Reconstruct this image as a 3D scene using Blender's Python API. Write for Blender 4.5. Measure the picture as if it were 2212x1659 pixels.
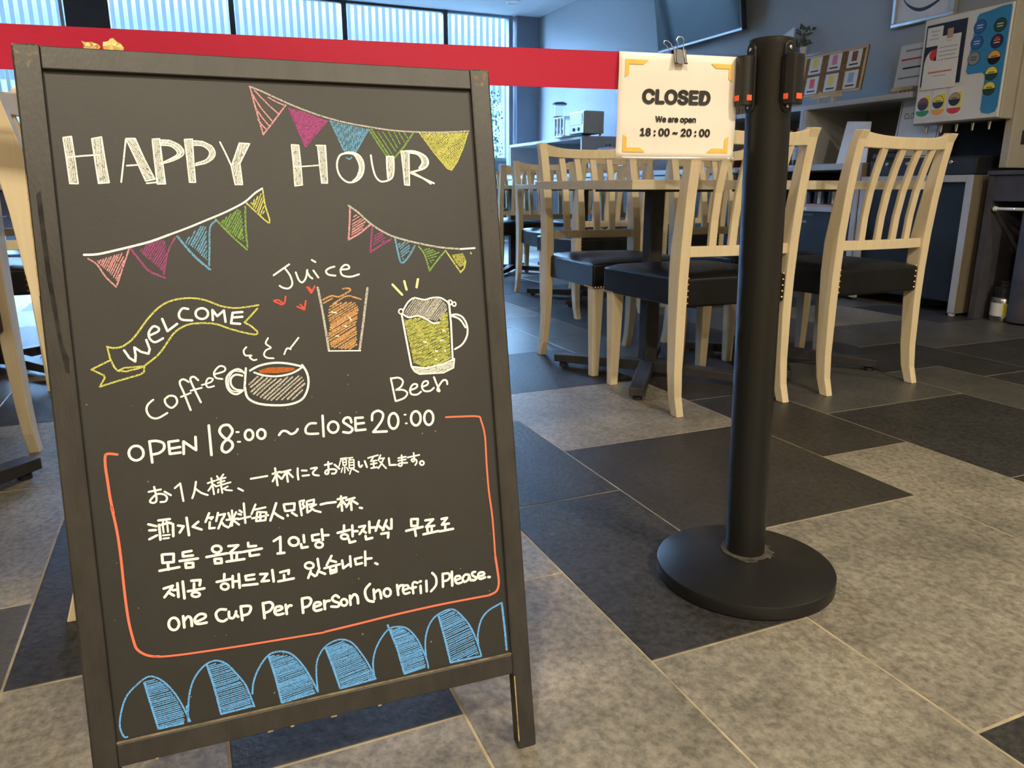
import bpy, bmesh, math, random
from math import sin, cos, pi, radians
from mathutils import Vector, Matrix
random.seed(7)
SC = bpy.context.scene
COL = SC.collection
for o in list(bpy.data.objects): bpy.data.objects.remove(o)

# ------------------------------------------------------------------ camera
cd = bpy.data.cameras.new('camera'); cam = bpy.data.objects.new('camera', cd); COL.objects.link(cam)
cam.location = (0, 0, 0.692)
cam.rotation_euler = (pi/2 - 0.2547, 0, -0.4048 - pi/2)
cd.sensor_width = 36; cd.lens = 36*1618.5/2212
cd.clip_start = 0.02; cd.clip_end = 200
cd.dof.use_dof = True; cd.dof.focus_distance = 0.95; cd.dof.aperture_fstop = 22
SC.camera = cam
SC.view_settings.view_transform = 'Standard'; SC.view_settings.look = 'None'
SC.view_settings.gamma = 1; SC.view_settings.use_curve_mapping = False
SC.view_settings.exposure = 0.0
SC.cycles.use_denoising = True
SC.cycles.max_bounces = 8; SC.cycles.transparent_max_bounces = 16
SC.cycles.sample_clamp_indirect = 40; SC.cycles.caustics_reflective = False; SC.cycles.caustics_refractive = False

# ------------------------------------------------------------------ daylight and ceiling lamps
w = bpy.data.worlds.new('sky'); SC.world = w; w.use_nodes = True
bg = w.node_tree.nodes['Background']; bg.inputs[0].default_value = (0.34, 0.60, 1.0, 1); bg.inputs[1].default_value = 130
def area(name, loc, size, power, col, rot=(0, 0, 0), sy=None):
    ld = bpy.data.lights.new(name, 'AREA'); ld.energy = power; ld.color = col; ld.size = size
    if sy: ld.shape = 'RECTANGLE'; ld.size_y = sy
    o = bpy.data.objects.new(name, ld); COL.objects.link(o); o.location = loc; o.rotation_euler = rot
    return o
WARM = (1.0, 0.87, 0.66)
CEIL = 2.83
for i, (x, y, p, s) in enumerate([(-1.1, 0.9, 100, .22), (-1.2, -1.6, 104, .22), (0.6, -3.3, 22, .16), (-3.0, -.5, 110, .3),
                                  (1.3, 1.9, 45, .16), (3.6, 3.2, 10, .16)]):
    area('ceiling_lamp', (x, y, CEIL - 0.012), s, p, WARM)

# ------------------------------------------------------------------ materials
def nmat(name, col, rough=.5, spec=.5, metal=0, var=0, scale=8, col2=None, bump=0, bscale=60, stretch=None, det=6, coat=0, alpha=1, trans=0, emit=0, objvar=False, contrast=None, ior=None):
    m = bpy.data.materials.new(name); m.use_nodes = True
    nt = m.node_tree; N = nt.nodes; L = nt.links; b = N['Principled BSDF']
    b.inputs['Base Color'].default_value = (*col, 1); b.inputs['Roughness'].default_value = rough
    b.inputs['Specular IOR Level'].default_value = spec; b.inputs['Metallic'].default_value = metal
    b.inputs['Coat Weight'].default_value = coat; b.inputs['Alpha'].default_value = alpha
    b.inputs['Transmission Weight'].default_value = trans
    if ior: b.inputs['IOR'].default_value = ior
    if emit: b.inputs['Emission Color'].default_value = (*col, 1); b.inputs['Emission Strength'].default_value = emit
    if var or col2 or bump:
        tc = N.new('ShaderNodeTexCoord'); mp = N.new('ShaderNodeMapping'); L.new(tc.outputs['Object'], mp.inputs[0])
        if stretch: mp.inputs['Scale'].default_value = stretch
        if objvar:
            oi = N.new('ShaderNodeObjectInfo'); ml = N.new('ShaderNodeMath'); ml.operation = 'MULTIPLY'; ml.inputs[1].default_value = 37.0
            L.new(oi.outputs['Random'], ml.inputs[0]); L.new(ml.outputs[0], mp.inputs['Location'])
        if var or col2:
            n = N.new('ShaderNodeTexNoise'); n.inputs['Scale'].default_value = scale; n.inputs['Detail'].default_value = det; n.inputs['Roughness'].default_value = .62
            L.new(mp.outputs[0], n.inputs[0]); r = N.new('ShaderNodeValToRGB')
            c2 = col2 or tuple(c*(1-var) for c in col); c1 = col if col2 else tuple(min(1, c*(1+var)) for c in col)
            lo, hi = contrast or (.35, .65)
            r.color_ramp.elements[0].position = lo; r.color_ramp.elements[1].position = hi
            r.color_ramp.elements[0].color = (*c2, 1); r.color_ramp.elements[1].color = (*c1, 1)
            L.new(n.outputs[0], r.inputs[0]); L.new(r.outputs[0], b.inputs['Base Color'])
        if bump:
            n2 = N.new('ShaderNodeTexNoise'); n2.inputs['Scale'].default_value = bscale; n2.inputs['Detail'].default_value = 5
            L.new(mp.outputs[0], n2.inputs[0]); bp = N.new('ShaderNodeBump'); bp.inputs['Strength'].default_value = bump; bp.inputs['Distance'].default_value = .004
            L.new(n2.outputs[0], bp.inputs['Height']); L.new(bp.outputs[0], b.inputs['Normal'])
    return m
def woodmat(name, c1, c2, rough=.45, axis=2):
    st = [22, 22, 22]; st[axis] = 1.4
    return nmat(name, c1, rough, .4, col2=c2, scale=3.2, stretch=tuple(st), det=5, bump=.05, bscale=12, objvar=True, contrast=(.3, .7))
def tilemat(name, c1, c2, fine, rough, bump, spec=.42):
    m = nmat(name, c1, rough, spec, col2=c2, scale=4.5, det=9, bump=bump, bscale=90, objvar=True, contrast=(.3, .72))
    nt = m.node_tree; N = nt.nodes; L = nt.links; b = N['Principled BSDF']
    r = [n for n in N if n.type == 'VALTORGB'][0]; mp = [n for n in N if n.type == 'MAPPING'][0]
    n = N.new('ShaderNodeTexNoise'); n.inputs['Scale'].default_value = 75; n.inputs['Detail'].default_value = 8; n.inputs['Roughness'].default_value = .7
    L.new(mp.outputs[0], n.inputs[0]); mx = N.new('ShaderNodeMix'); mx.data_type = 'RGBA'; mx.blend_type = 'MULTIPLY'; mx.inputs[0].default_value = 1
    r2 = N.new('ShaderNodeValToRGB'); r2.color_ramp.elements[0].position = .36; r2.color_ramp.elements[1].position = .62
    r2.color_ramp.elements[0].color = (1-fine, 1-fine, 1-fine, 1); r2.color_ramp.elements[1].color = (1+fine*.6,)*3 + (1,)
    L.new(n.outputs[0], r2.inputs[0]); L.new(r.outputs[0], mx.inputs[6]); L.new(r2.outputs[0], mx.inputs[7]); L.new(mx.outputs[2], b.inputs['Base Color'])
    return m
def chalk(name, col, lo, hi, scale=950):
    # grainy chalk on a painted panel: holes between the grains show the board
    m = bpy.data.materials.new(name); m.use_nodes = True; nt = m.node_tree; N = nt.nodes; L = nt.links; b = N['Principled BSDF']
    b.inputs['Base Color'].default_value = (*col, 1); b.inputs['Roughness'].default_value = .9; b.inputs['Specular IOR Level'].default_value = .1
    tc = N.new('ShaderNodeTexCoord'); n = N.new('ShaderNodeTexNoise'); n.inputs['Scale'].default_value = scale; n.inputs['Detail'].default_value = 3
    L.new(tc.outputs['Object'], n.inputs[0]); mr = N.new('ShaderNodeMapRange'); mr.inputs[1].default_value = lo; mr.inputs[2].default_value = hi
    L.new(n.outputs[0], mr.inputs[0]); L.new(mr.outputs[0], b.inputs['Alpha'])
    return m
def glassmat(name, col=(1, 1, 1), mixf=.08, rough=.02):
    m = bpy.data.materials.new(name); m.use_nodes = True; nt = m.node_tree; N = nt.nodes; L = nt.links
    for n in list(N): N.remove(n)
    o = N.new('ShaderNodeOutputMaterial'); mx = N.new('ShaderNodeMixShader'); t = N.new('ShaderNodeBsdfTransparent'); g = N.new('ShaderNodeBsdfGlossy')
    t.inputs[0].default_value = (*col, 1); g.inputs['Roughness'].default_value = rough; mx.inputs[0].default_value = mixf
    L.new(t.outputs[0], mx.inputs[1]); L.new(g.outputs[0], mx.inputs[2]); L.new(mx.outputs[0], o.inputs[0])
    return m
M = {}
M['board'] = nmat('board_paint', (.018, .0178, .0165), .50, .48, var=.12, scale=9, bump=.07, bscale=900)
M['frame'] = nmat('frame_stain', (.023, .021, .019), .42, .5, var=.25, scale=14, stretch=(3, 3, 1), bump=.06, bscale=120)
M['framewear'] = nmat('frame_edge_wear', (.30, .22, .11), .6, .3, var=.4, scale=60)
M['dust'] = nmat('ledge_dust', (.20, .16, .10), .8, .2, var=.4, scale=60)
M['light'] = tilemat('tile_taupe', (.255, .228, .178), (.122, .111, .090), .42, .5, .18)
M['dark'] = tilemat('tile_charcoal', (.036, .035, .033), (.022, .0215, .021), .5, .52, .35, .26)
M['brown'] = tilemat('tile_brown', (.040, .035, .029), (.025, .0225, .020), .35, .5, .3, .3)
M['grey'] = tilemat('tile_grey', (.082, .078, .068), (.052, .050, .045), .25, .4, .2)
M['grout'] = nmat('grout', (.30, .25, .17), .9, .1, var=.3, scale=12)
M['wood'] = woodmat('ash_wood', (.67, .56, .37), (.585, .475, .31))
M['woodtop'] = woodmat('table_ash', (.56, .49, .36), (.48, .41, .29), axis=1)
M['leather'] = nmat('black_leather', (.009, .009, .0095), .36, .17, var=.2, scale=5, bump=.10, bscale=55)
M['brass'] = nmat('brass_nail', (.42, .27, .10), .35, metal=1)
M['iron'] = nmat('dark_iron', (.032, .030, .029), .5, .3, var=.15, scale=30, bump=.05, bscale=200)
M['rubber'] = nmat('black_rubber', (.012, .012, .012), .6)
M['postblack'] = nmat('post_powder', (.0095, .0093, .009), .36, .36, bump=.03, bscale=400)
M['scuff'] = nmat('base_scuff', (.060, .054, .044), .8, .2, var=.45, scale=40)
M['belt'] = nmat('red_webbing', (.40, .005, .034), .6, .3, var=.03, scale=30, stretch=(1, 1, 20), bump=.10, bscale=500)
M['orange'] = nmat('orange_mark', (.85, .09, .03), .5)
M['steel'] = nmat('steel', (.62, .61, .6), .22, metal=1)
M['paper'] = nmat('sign_paper', (.86, .80, .66), .7, .3, var=.05, scale=9)
M['lam'] = glassmat('laminate', (.98, .98, 1), .045, .12)
M['ink'] = nmat('ink', (.012, .012, .012), .6)
M['gold'] = nmat('gold_print', (.80, .42, .07), .6, var=.12, scale=20)
M['wall'] = nmat('wall_grey', (.32, .34, .36), .75, .3, var=.05, scale=90, bump=.06, bscale=400)
M['wallwhite'] = nmat('wall_warm', (.62, .57, .48), .8, .2, var=.03, scale=3)
M['ceil'] = nmat('ceiling_paint', (.62, .64, .66), .9, .1, var=.02, scale=3)
M['black'] = nmat('black_frame', (.014, .014, .016), .4)
M['blueframe'] = nmat('column_cladding', (.16, .19, .24), .6, var=.05, scale=4)
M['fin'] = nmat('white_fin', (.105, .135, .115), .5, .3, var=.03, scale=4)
def translucent(m, f):
    nt = m.node_tree; N = nt.nodes; L = nt.links; b = N['Principled BSDF']; o = [n for n in N if n.type == 'OUTPUT_MATERIAL'][0]
    t = N.new('ShaderNodeBsdfTranslucent'); t.inputs[0].default_value = b.inputs['Base Color'].default_value; mx = N.new('ShaderNodeMixShader'); mx.inputs[0].default_value = f
    L.new(b.outputs[0], mx.inputs[1]); L.new(t.outputs[0], mx.inputs[2]); L.new(mx.outputs[0], o.inputs[0])
translucent(M['fin'], .5)
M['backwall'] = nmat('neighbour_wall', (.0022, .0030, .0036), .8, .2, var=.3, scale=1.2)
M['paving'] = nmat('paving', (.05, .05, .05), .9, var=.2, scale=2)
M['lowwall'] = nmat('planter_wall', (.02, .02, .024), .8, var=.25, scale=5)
M['leaf'] = nmat('leaf', (.020, .055, .026), .5, .3, var=.4, scale=7)
M['leafdark'] = nmat('leaf_dusty', (.07, .10, .05), .6, .3, var=.4, scale=40)
M['cabgrey'] = nmat('cabinet_grey', (.15, .145, .135), .6, .3, var=.06, scale=20)
M['cabtrim'] = nmat('cabinet_trim', (.36, .37, .38), .5, .3)
M['cabdark'] = nmat('cabinet_slate', (.012, .0145, .018), .5, .2, var=.08, scale=12)
M['cabside'] = nmat('cabinet_side', (.16, .135, .095), .6, .3, var=.12, scale=8, stretch=(20, 20, 1))
M['machine'] = nmat('machine_beige', (.34, .31, .26), .45, .4, var=.04, scale=10)
M['machwhite'] = nmat('machine_white', (.60, .60, .62), .35, .5, var=.02, scale=6)
M['tvblack'] = nmat('tv_case', (.012, .014, .018), .3)
M['screen'] = nmat('tv_screen', (.012, .016, .024), .07, .9)
M['silver'] = nmat('silver_frame', (.55, .56, .58), .3, metal=.6)
M['cork'] = nmat('cork', (.19, .115, .055), .9, .1, var=.35, scale=90)
M['pine'] = nmat('pine_strip', (.52, .38, .22), .6, .3, var=.12, scale=12)
M['card'] = nmat('white_card', (.66, .68, .72), .7, .2, var=.03, scale=6)
M['cardblue'] = nmat('card_blue', (.10, .20, .42), .7)
M['navy'] = nmat('navy_print', (.015, .02, .055), .5)
M['sky'] = nmat('panel_blue', (.03, .21, .46), .45, var=.12, scale=7)
M['p_yel'] = nmat('print_yellow', (.72, .62, .08), .5)
M['p_green'] = nmat('print_green', (.03, .26, .12), .5)
M['p_dgreen'] = nmat('print_dark_green', (.015, .06, .04), .5)
M['p_red'] = nmat('print_red', (.62, .04, .04), .5)
M['p_org'] = nmat('print_orange', (.75, .36, .05), .5)
M['p_pink'] = nmat('print_pink', (.60, .22, .34), .6)
M['p_lblue'] = nmat('print_light_blue', (.25, .40, .62), .6)
M['p_brown'] = nmat('print_brown', (.20, .06, .03), .6)
M['p_grey'] = nmat('print_grey', (.22, .24, .26), .6)
M['p_blue'] = nmat('print_blue', (.02, .11, .38), .5)
M['p_tan'] = nmat('print_tan', (.42, .30, .22), .6)
M['tape'] = nmat('masking_tape', (.86, .62, .26), .6, .3, var=.2, scale=70)
M['clearp'] = glassmat('clear_plastic', (.93, .96, 1), .05, .2)
M['pane'] = glassmat('window_glass', (.97, .99, 1), .05, .0)
M['cereal'] = nmat('cereal', (.24, .14, .07), .9, var=.5, scale=120)
M['traypink'] = nmat('tray_pink', (.42, .22, .20), .5)
M['tealcloth'] = nmat('dark_curtain', (.050, .048, .060), .8, var=.2, scale=10)
M['lampwhite'] = nmat('lamp_rim', (.8, .8, .8), .5)
M['lamplit'] = nmat('lamp_lit', (1, .85, .6), .5, emit=6)
M['mw'] = nmat('paint_marker_white', (.93, .92, .84), .75, .2)
M['cr'] = nmat('paint_marker_coral', (.84, .17, .10), .75, .2)
M['wc'] = chalk('chalk_white', (.90, .90, .84), .24, .44)
M['wf'] = chalk('chalk_white_fill', (.72, .72, .66), .22, .95)
M['gc'] = chalk('chalk_grey', (.50, .49, .45), .28, .56)
M['pk'] = chalk('chalk_pink', (.64, .31, .34), .32, .52)
M['mg'] = chalk('chalk_magenta', (.33, .075, .22), .30, .52)
M['bl'] = chalk('chalk_blue', (.15, .35, .55), .32, .52)
M['lb'] = chalk('chalk_sky_blue', (.13, .38, .78), .28, .50)
M['gn'] = chalk('chalk_green', (.20, .36, .09), .32, .52)
M['yl'] = chalk('chalk_yellow', (.56, .57, .15), .32, .52)
M['ylf'] = chalk('chalk_yellow_fill', (.46, .46, .12), .34, .6)
M['by'] = chalk('chalk_beer_yellow', (.50, .53, .13), .32, .54)
M['py'] = chalk('chalk_pale_yellow', (.88, .78, .34), .25, .42)
M['og'] = chalk('chalk_orange', (.58, .33, .14), .32, .54)
M['rd'] = chalk('chalk_red', (.70, .10, .08), .28, .48)
M['stain'] = chalk('old_drip', (.013, .012, .011), .1, 1.1, 60)
M['rubbed'] = chalk('rubbed_paint', (.26, .22, .16), .42, .80, 190)
M['cf'] = chalk('chalk_coffee', (.42, .12, .03), .2, .5)

# ------------------------------------------------------------------ builders
class B:
    def __init__(s): s.v = []; s.f = []; s.mi = []; s.cur = 0
    def add(s, vs, fs):
        n = len(s.v); s.v += [tuple(v) for v in vs]; s.f += [tuple(i+n for i in f) for f in fs]; s.mi += [s.cur]*len(fs); return s
    def hexa(s, p):       # 8 points, bottom ring then top ring
        return s.add(p, [(3, 2, 1, 0), (4, 5, 6, 7), (0, 1, 5, 4), (1, 2, 6, 5), (2, 3, 7, 6), (3, 0, 4, 7)])
    def box(s, a, b):
        (x0, y0, z0), (x1, y1, z1) = [tuple(min(p, q) for p, q in zip(a, b)), tuple(max(p, q) for p, q in zip(a, b))]
        return s.hexa([(x0, y0, z0), (x1, y0, z0), (x1, y1, z0), (x0, y1, z0), (x0, y0, z1), (x1, y0, z1), (x1, y1, z1), (x0, y1, z1)])
    def bar(s, p0, p1, w, d, w1=None, d1=None, side=(0, 1, 0)):
        p0 = Vector(p0); p1 = Vector(p1); t = (p1-p0).normalized(); a = Vector(side); a = (a - t*a.dot(t)).normalized(); c = t.cross(a)
        w1 = w if w1 is None else w1; d1 = d if d1 is None else d1; P = []
        for p, ww, dd in ((p0, w, d), (p1, w1, d1)):
            for i, j in ((-1, -1), (1, -1), (1, 1), (-1, 1)): P.append(p + a*ww/2*i + c*dd/2*j)
        return s.hexa(P)
    def tube(s, pts, r, n=10, cap=True):
        pts = [Vector(p) for p in pts]; m = len(pts); rs = r if isinstance(r, (list, tuple)) else [r]*m; V = []; F = []; a = None
        for i, p in enumerate(pts):
            t = (pts[min(i+1, m-1)] - pts[max(i-1, 0)]).normalized()
            if a is None: a = t.orthogonal().normalized()
            a = (a - t*a.dot(t)).normalized(); c = t.cross(a)
            V += [p + (a*cos(2*pi*k/n) + c*sin(2*pi*k/n))*rs[i] for k in range(n)]
        for i in range(m-1):
            for k in range(n): F.append((i*n+k, i*n+(k+1) % n, (i+1)*n+(k+1) % n, (i+1)*n+k))
        if cap: F += [tuple(reversed(range(n))), tuple(range((m-1)*n, m*n))]
        return s.add(V, F)
    def lathe(s, prof, n=32, c=(0, 0, 0), sx=1, sy=1):
        V = []; F = []; m = len(prof)
        for r, z in prof: V += [(c[0] + r*sx*cos(2*pi*k/n), c[1] + r*sy*sin(2*pi*k/n), c[2] + z) for k in range(n)]
        for i in range(m-1):
            for k in range(n): F.append((i*n+k, i*n+(k+1) % n, (i+1)*n+(k+1) % n, (i+1)*n+k))
        F += [tuple(reversed(range(n))), tuple(range((m-1)*n, m*n))]
        return s.add(V, F)
    def prism(s, poly, axis, a, b):
        # poly of 2-D points extruded along an axis ('x','y','z') between a and b
        def mk(p, h): return {'x': (h, p[0], p[1]), 'y': (p[0], h, p[1]), 'z': (p[0], p[1], h)}[axis]
        n = len(poly); V = [mk(p, a) for p in poly] + [mk(p, b) for p in poly]
        return s.add(V, [tuple(reversed(range(n))), tuple(range(n, 2*n))] + [(i, (i+1) % n, n+(i+1) % n, n+i) for i in range(n)])
    def xf(s, fn): s.v = [tuple(fn(Vector(v))) for v in s.v]; return s
    def obj(s, name, mats, parent=None, bevel=0, smooth=False, seg=2, sub=0):
        me = bpy.data.meshes.new(name); me.from_pydata(s.v, [], s.f)
        for mm in (mats if isinstance(mats, list) else [mats]): me.materials.append(M[mm] if isinstance(mm, str) else mm)
        for p, i in zip(me.polygons, s.mi): p.material_index = i
        bm = bmesh.new(); bm.from_mesh(me); bmesh.ops.recalc_face_normals(bm, faces=bm.faces); bm.to_mesh(me); bm.free()
        if smooth:
            for p in me.polygons: p.use_smooth = True
            me.set_sharp_from_angle(angle=radians(35))
        o = bpy.data.objects.new(name, me); COL.objects.link(o)
        if parent: o.parent = parent
        if bevel:
            md = o.modifiers.new('edge', 'BEVEL'); md.width = bevel; md.segments = seg; md.limit_method = 'ANGLE'; md.angle_limit = radians(40)
        if sub:
            md = o.modifiers.new('round', 'SUBSURF'); md.levels = sub; md.render_levels = sub
        return o
def tag(o, label=None, cat=None, group=None, kind=None):
    if label: o['label'] = label
    if cat: o['category'] = cat
    if group: o['group'] = group
    if kind: o['kind'] = kind
    return o
def thing(name, label, cat, loc=(0, 0, 0), rz=0, group=None):
    o = bpy.data.objects.new(name, None); o.empty_display_size = .1; COL.objects.link(o); o.location = loc; o.rotation_euler = (0, 0, rz)
    return tag(o, label, cat, group)
def dup(root, loc, rz, label, group=None):
    r = root.copy(); COL.objects.link(r); r.location = loc; r.rotation_euler = (0, 0, rz); r['label'] = label
    if group: r['group'] = group
    def rec(a, b):
        for ch in list(a.children):
            c = ch.copy(); COL.objects.link(c); c.parent = b; rec(ch, c)
    rec(root, r); return r
try: SANS = bpy.data.fonts.load(bpy.utils.resource_path('LOCAL') + '/datafiles/fonts/Inter.woff2')
except Exception: SANS = None
def text(s, size, mat, parent, mtx, name='lettering', bold=0.0, align='CENTER', sx=1.0, thick=.0002):
    cu = bpy.data.curves.new('t', 'FONT'); cu.body = s; cu.font = SANS or cu.font; cu.size = size; cu.align_x = align; cu.align_y = 'CENTER'; cu.extrude = thick; cu.resolution_u = 3
    o = bpy.data.objects.new('t', cu); COL.objects.link(o)
    dg = bpy.context.evaluated_depsgraph_get(); me = bpy.data.meshes.new_from_object(o.evaluated_get(dg)); bpy.data.objects.remove(o)
    if bold > 0:      # heavier strokes: the letters laid down several times, slightly apart
        bm = bmesh.new()
        for k in range(8):
            q = me.copy(); q.transform(Matrix.Translation((bold*cos(k*pi/4), bold*sin(k*pi/4), 0))); bm.from_mesh(q); bpy.data.meshes.remove(q)
        bm.to_mesh(me); bm.free()
    me.transform(mtx @ Matrix.Diagonal((sx, 1, 1, 1))); me.materials.clear(); me.materials.append(M[mat])
    r = bpy.data.objects.new(name, me); COL.objects.link(r); r.parent = parent; return r
def frame_mtx(origin, xdir, ydir):   # text plane: x to the right of the reader, y up
    x = Vector(xdir).normalized(); y = Vector(ydir).normalized(); z = x.cross(y)
    return Matrix(((x.x, y.x, z.x, origin[0]), (x.y, y.y, z.y, origin[1]), (x.z, y.z, z.z, origin[2]), (0, 0, 0, 1)))

# ------------------------------------------------------------------ room shell
XW, YW = 9.6, -4.48
def struct(o, **k): o['kind'] = 'structure'; return o
fl = struct(B().box((-4, YW-.1, -.06), (XW, 5.1, -.0010)).obj('floor', 'grout'))
cl = struct(B().box((-4.1, YW-.1, CEIL), (XW+.2, 5.1, CEIL+.1)).obj('ceiling', 'ceil'))
struct(B().box((-4, YW-.12, 0), (XW+.25, YW, CEIL)).obj('wall_right', 'wall'))
struct(B().box((-4.1, YW-.1, 0), (-4, 5.1, CEIL)).obj('wall_back', 'wallwhite'))
struct(B().box((-4, 5, 0), (XW+.2, 5.1, CEIL)).obj('wall_left', 'wallwhite'))
struct(B().box((-4, YW, 0), (2.0, YW+.012, .08)).obj('baseboard_right', 'cabgrey'))
# floor tiles, laid in strips that run away from the camera (x)
YB = [3.97, 3.37, 3.07, 2.77, 2.155, 1.855, 1.24, .93, .615, .305, .014, -.285, -.585, -.891, -1.507, -1.820, -2.445, -2.75, -3.05, -3.66, -3.97, -4.47]
XO = {9: 1.13, 10: .829, 11: 1.124, 12: .829, 13: .530, 14: .812, 15: .515, 16: .84}
KNOWN = {(10, 0): 'dark', (10, -1): 'light', (11, 0): 'dark', (11, -1): 'light', (12, 1): 'dark', (12, 0): 'dark', (12, -1): 'light', (12, -2): 'light',
         (13, -1): 'dark', (13, 0): 'light', (13, 1): 'brown', (13, 2): 'light', (13, 3): 'dark', (13, 4): 'grey',
         (14, 0): 'light', (14, 1): 'brown', (14, 2): 'brown', (14, 3): 'grey', (14, -1): 'light',
         (15, 0): 'dark', (15, 1): 'dark', (15, 2): 'grey', (15, 3): 'dark', (15, -1): 'grey', (16, 0): 'dark', (16, 1): 'grey', (16, 2): 'dark', (16, 3): 'grey',
         (9, 0): 'dark', (9, -1): 'light', (9, 1): 'dark', (8, 0): 'dark', (8, 1): 'grey', (10, 1): 'dark', (11, 1): 'light', (12, 2): 'grey', (12, 3): 'grey',
         (17, 0): 'grey', (17, 1): 'dark', (17, 2): 'dark', (17, 3): 'grey', (18, 1): 'dark', (18, 2): 'dark', (18, 3): 'grey', (11, 2): 'dark', (11, 3): 'grey'}
KNOWN[(11, 0)] = 'light'; KNOWN[(11, -1)] = 'light'
TM = {}
def tile_mesh(wx, wy, m):
    k = (round(wx, 3), round(wy, 3), m)
    if k not in TM:
        g = .0036; e = .0010; x1, y1 = wx/2-g/2, wy/2-g/2
        b = B(); b.add([(-x1, -y1, -.008), (x1, -y1, -.008), (x1, y1, -.008), (-x1, y1, -.008), (-x1, -y1, -e), (x1, -y1, -e), (x1, y1, -e), (-x1, y1, -e),
                        (-x1+e, -y1+e, 0), (x1-e, -y1+e, 0), (x1-e, y1-e, 0), (-x1+e, y1-e, 0)],
                       [(0, 1, 5, 4), (1, 2, 6, 5), (2, 3, 7, 6), (3, 0, 4, 7), (4, 5, 9, 8), (5, 6, 10, 9), (6, 7, 11, 10), (7, 4, 8, 11), (8, 9, 10, 11)])
        me = bpy.data.meshes.new('tile'); me.from_pydata(b.v, [], b.f); me.materials.append(M[m]); TM[k] = me
    return TM[k]
rt_ = random.Random(3); ntile = 0
for r in range(len(YB)-1):
    y1, y0 = YB[r], YB[r+1]; off = XO.get(r, .3*((r*7) % 4)/2 + .2); step = .5955
    i0 = -2
    for i in range(i0, 17):
        x0 = off + i*step; x1 = x0+step
        if x1 > XW: x1 = XW
        if x1 - x0 < .05 or x0 < -.4: continue
        # leave out what lies far outside the view
        if (y0 > .62*x1+.7): continue
        if (y1 < -1.35*x1-.8): continue
        m = KNOWN.get((r, i)) or rt_.choice(['light', 'dark', 'grey', 'light', 'brown', 'grey'])
        t = bpy.data.objects.new('tile', tile_mesh(x1-x0, y1-y0, m)); COL.objects.link(t); t.parent = fl
        t.location = ((x0+x1)/2, (y0+y1)/2, rt_.uniform(-.0006, .0004)); ntile += 1
print('tiles', ntile)

# ------------------------------------------------------------------ window wall
def structb(name, a, b, m, parent=None, bevel=0):
    o = B().box(a, b).obj(name, m, parent, bevel=bevel)
    if not parent: o['kind'] = 'structure'
    return o
YM = [-4.10, -3.22, -1.97, -.72, .50]
structb('trim_1', (XW-.05, YW, 0), (XW+.25, -4.16, CEIL), 'blueframe')
for i in range(4):
    ya, yb = YM[i], YM[i+1]
    fr = B(); fr.box((XW, ya-.03, 0), (XW+.09, ya+.03, CEIL)); fr.box((XW+.01, ya, CEIL-.03), (XW+.08, yb, CEIL)); fr.box((XW+.01, ya, 0), (XW+.08, yb, .09))
    fo = struct(fr.obj('window_%d' % (i+1), 'blueframe' if i == 0 else 'black'))
    B().box((XW+.04, ya+.03, .09), (XW+.046, yb-.03, CEIL-.03)).obj('pane', 'pane', fo)
structb('trim_2', (XW-.12, .50, 0), (XW+.12, .91, CEIL), 'black')
structb('trim_3', (XW, .935, 0), (XW+.08, .965, CEIL), 'cabtrim')
struct(B().box((XW, 2.0, 0), (XW+.2, 5.1, CEIL)).obj('wall_daylight_block', 'wallwhite'))  # out-of-view wall section added to cut the daylight falling in at the left
for i, (ya, yb) in enumerate([(.94, 1.97)]):
    fr = B(); fr.box((XW, yb-.03, 0), (XW+.09, yb+.03, CEIL)); fr.box((XW+.01, ya, CEIL-.03), (XW+.08, yb, CEIL)); fr.box((XW+.01, ya, 0), (XW+.08, yb, .09))
    fo = struct(fr.obj('window_%d' % (i+5), 'black'))
    B().box((XW+.04, ya+.03, .09), (XW+.046, yb-.03, CEIL-.03)).obj('pane', 'pane', fo)
# outside: white louvre fins, planter wall, shrub, paving and the house opposite
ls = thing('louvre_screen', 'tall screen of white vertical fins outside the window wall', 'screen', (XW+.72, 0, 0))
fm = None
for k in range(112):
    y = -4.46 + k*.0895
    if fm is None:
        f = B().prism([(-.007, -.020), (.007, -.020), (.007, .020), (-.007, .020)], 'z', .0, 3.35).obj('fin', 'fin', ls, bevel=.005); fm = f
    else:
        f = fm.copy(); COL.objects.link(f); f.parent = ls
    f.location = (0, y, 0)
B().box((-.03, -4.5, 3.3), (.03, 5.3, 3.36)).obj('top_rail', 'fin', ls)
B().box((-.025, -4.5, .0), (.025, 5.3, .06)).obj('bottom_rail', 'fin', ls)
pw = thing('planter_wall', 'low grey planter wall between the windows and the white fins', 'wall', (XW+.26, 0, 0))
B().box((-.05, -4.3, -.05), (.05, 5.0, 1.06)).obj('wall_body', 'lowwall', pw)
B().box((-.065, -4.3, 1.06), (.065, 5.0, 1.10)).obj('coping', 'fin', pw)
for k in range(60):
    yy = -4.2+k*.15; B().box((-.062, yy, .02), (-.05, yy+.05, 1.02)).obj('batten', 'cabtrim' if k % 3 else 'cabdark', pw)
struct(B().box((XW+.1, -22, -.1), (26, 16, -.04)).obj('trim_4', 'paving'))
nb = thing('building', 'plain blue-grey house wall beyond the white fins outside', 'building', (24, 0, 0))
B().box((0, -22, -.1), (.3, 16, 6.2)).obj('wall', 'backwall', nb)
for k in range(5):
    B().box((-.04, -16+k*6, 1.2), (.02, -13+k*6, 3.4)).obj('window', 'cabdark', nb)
sh = thing('shrub', 'leafy green shrub growing behind the planter outside the corner window', 'plant', (XW+.52, -4.06, 0))
rr = random.Random(5); st = B(); st.tube([(0, 0, -.05), (.02, .02, .8), (0, .05, 1.5)], [.02, .014, .006], 6); st.obj('stem', 'leafdark', sh)
lf = B()
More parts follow.
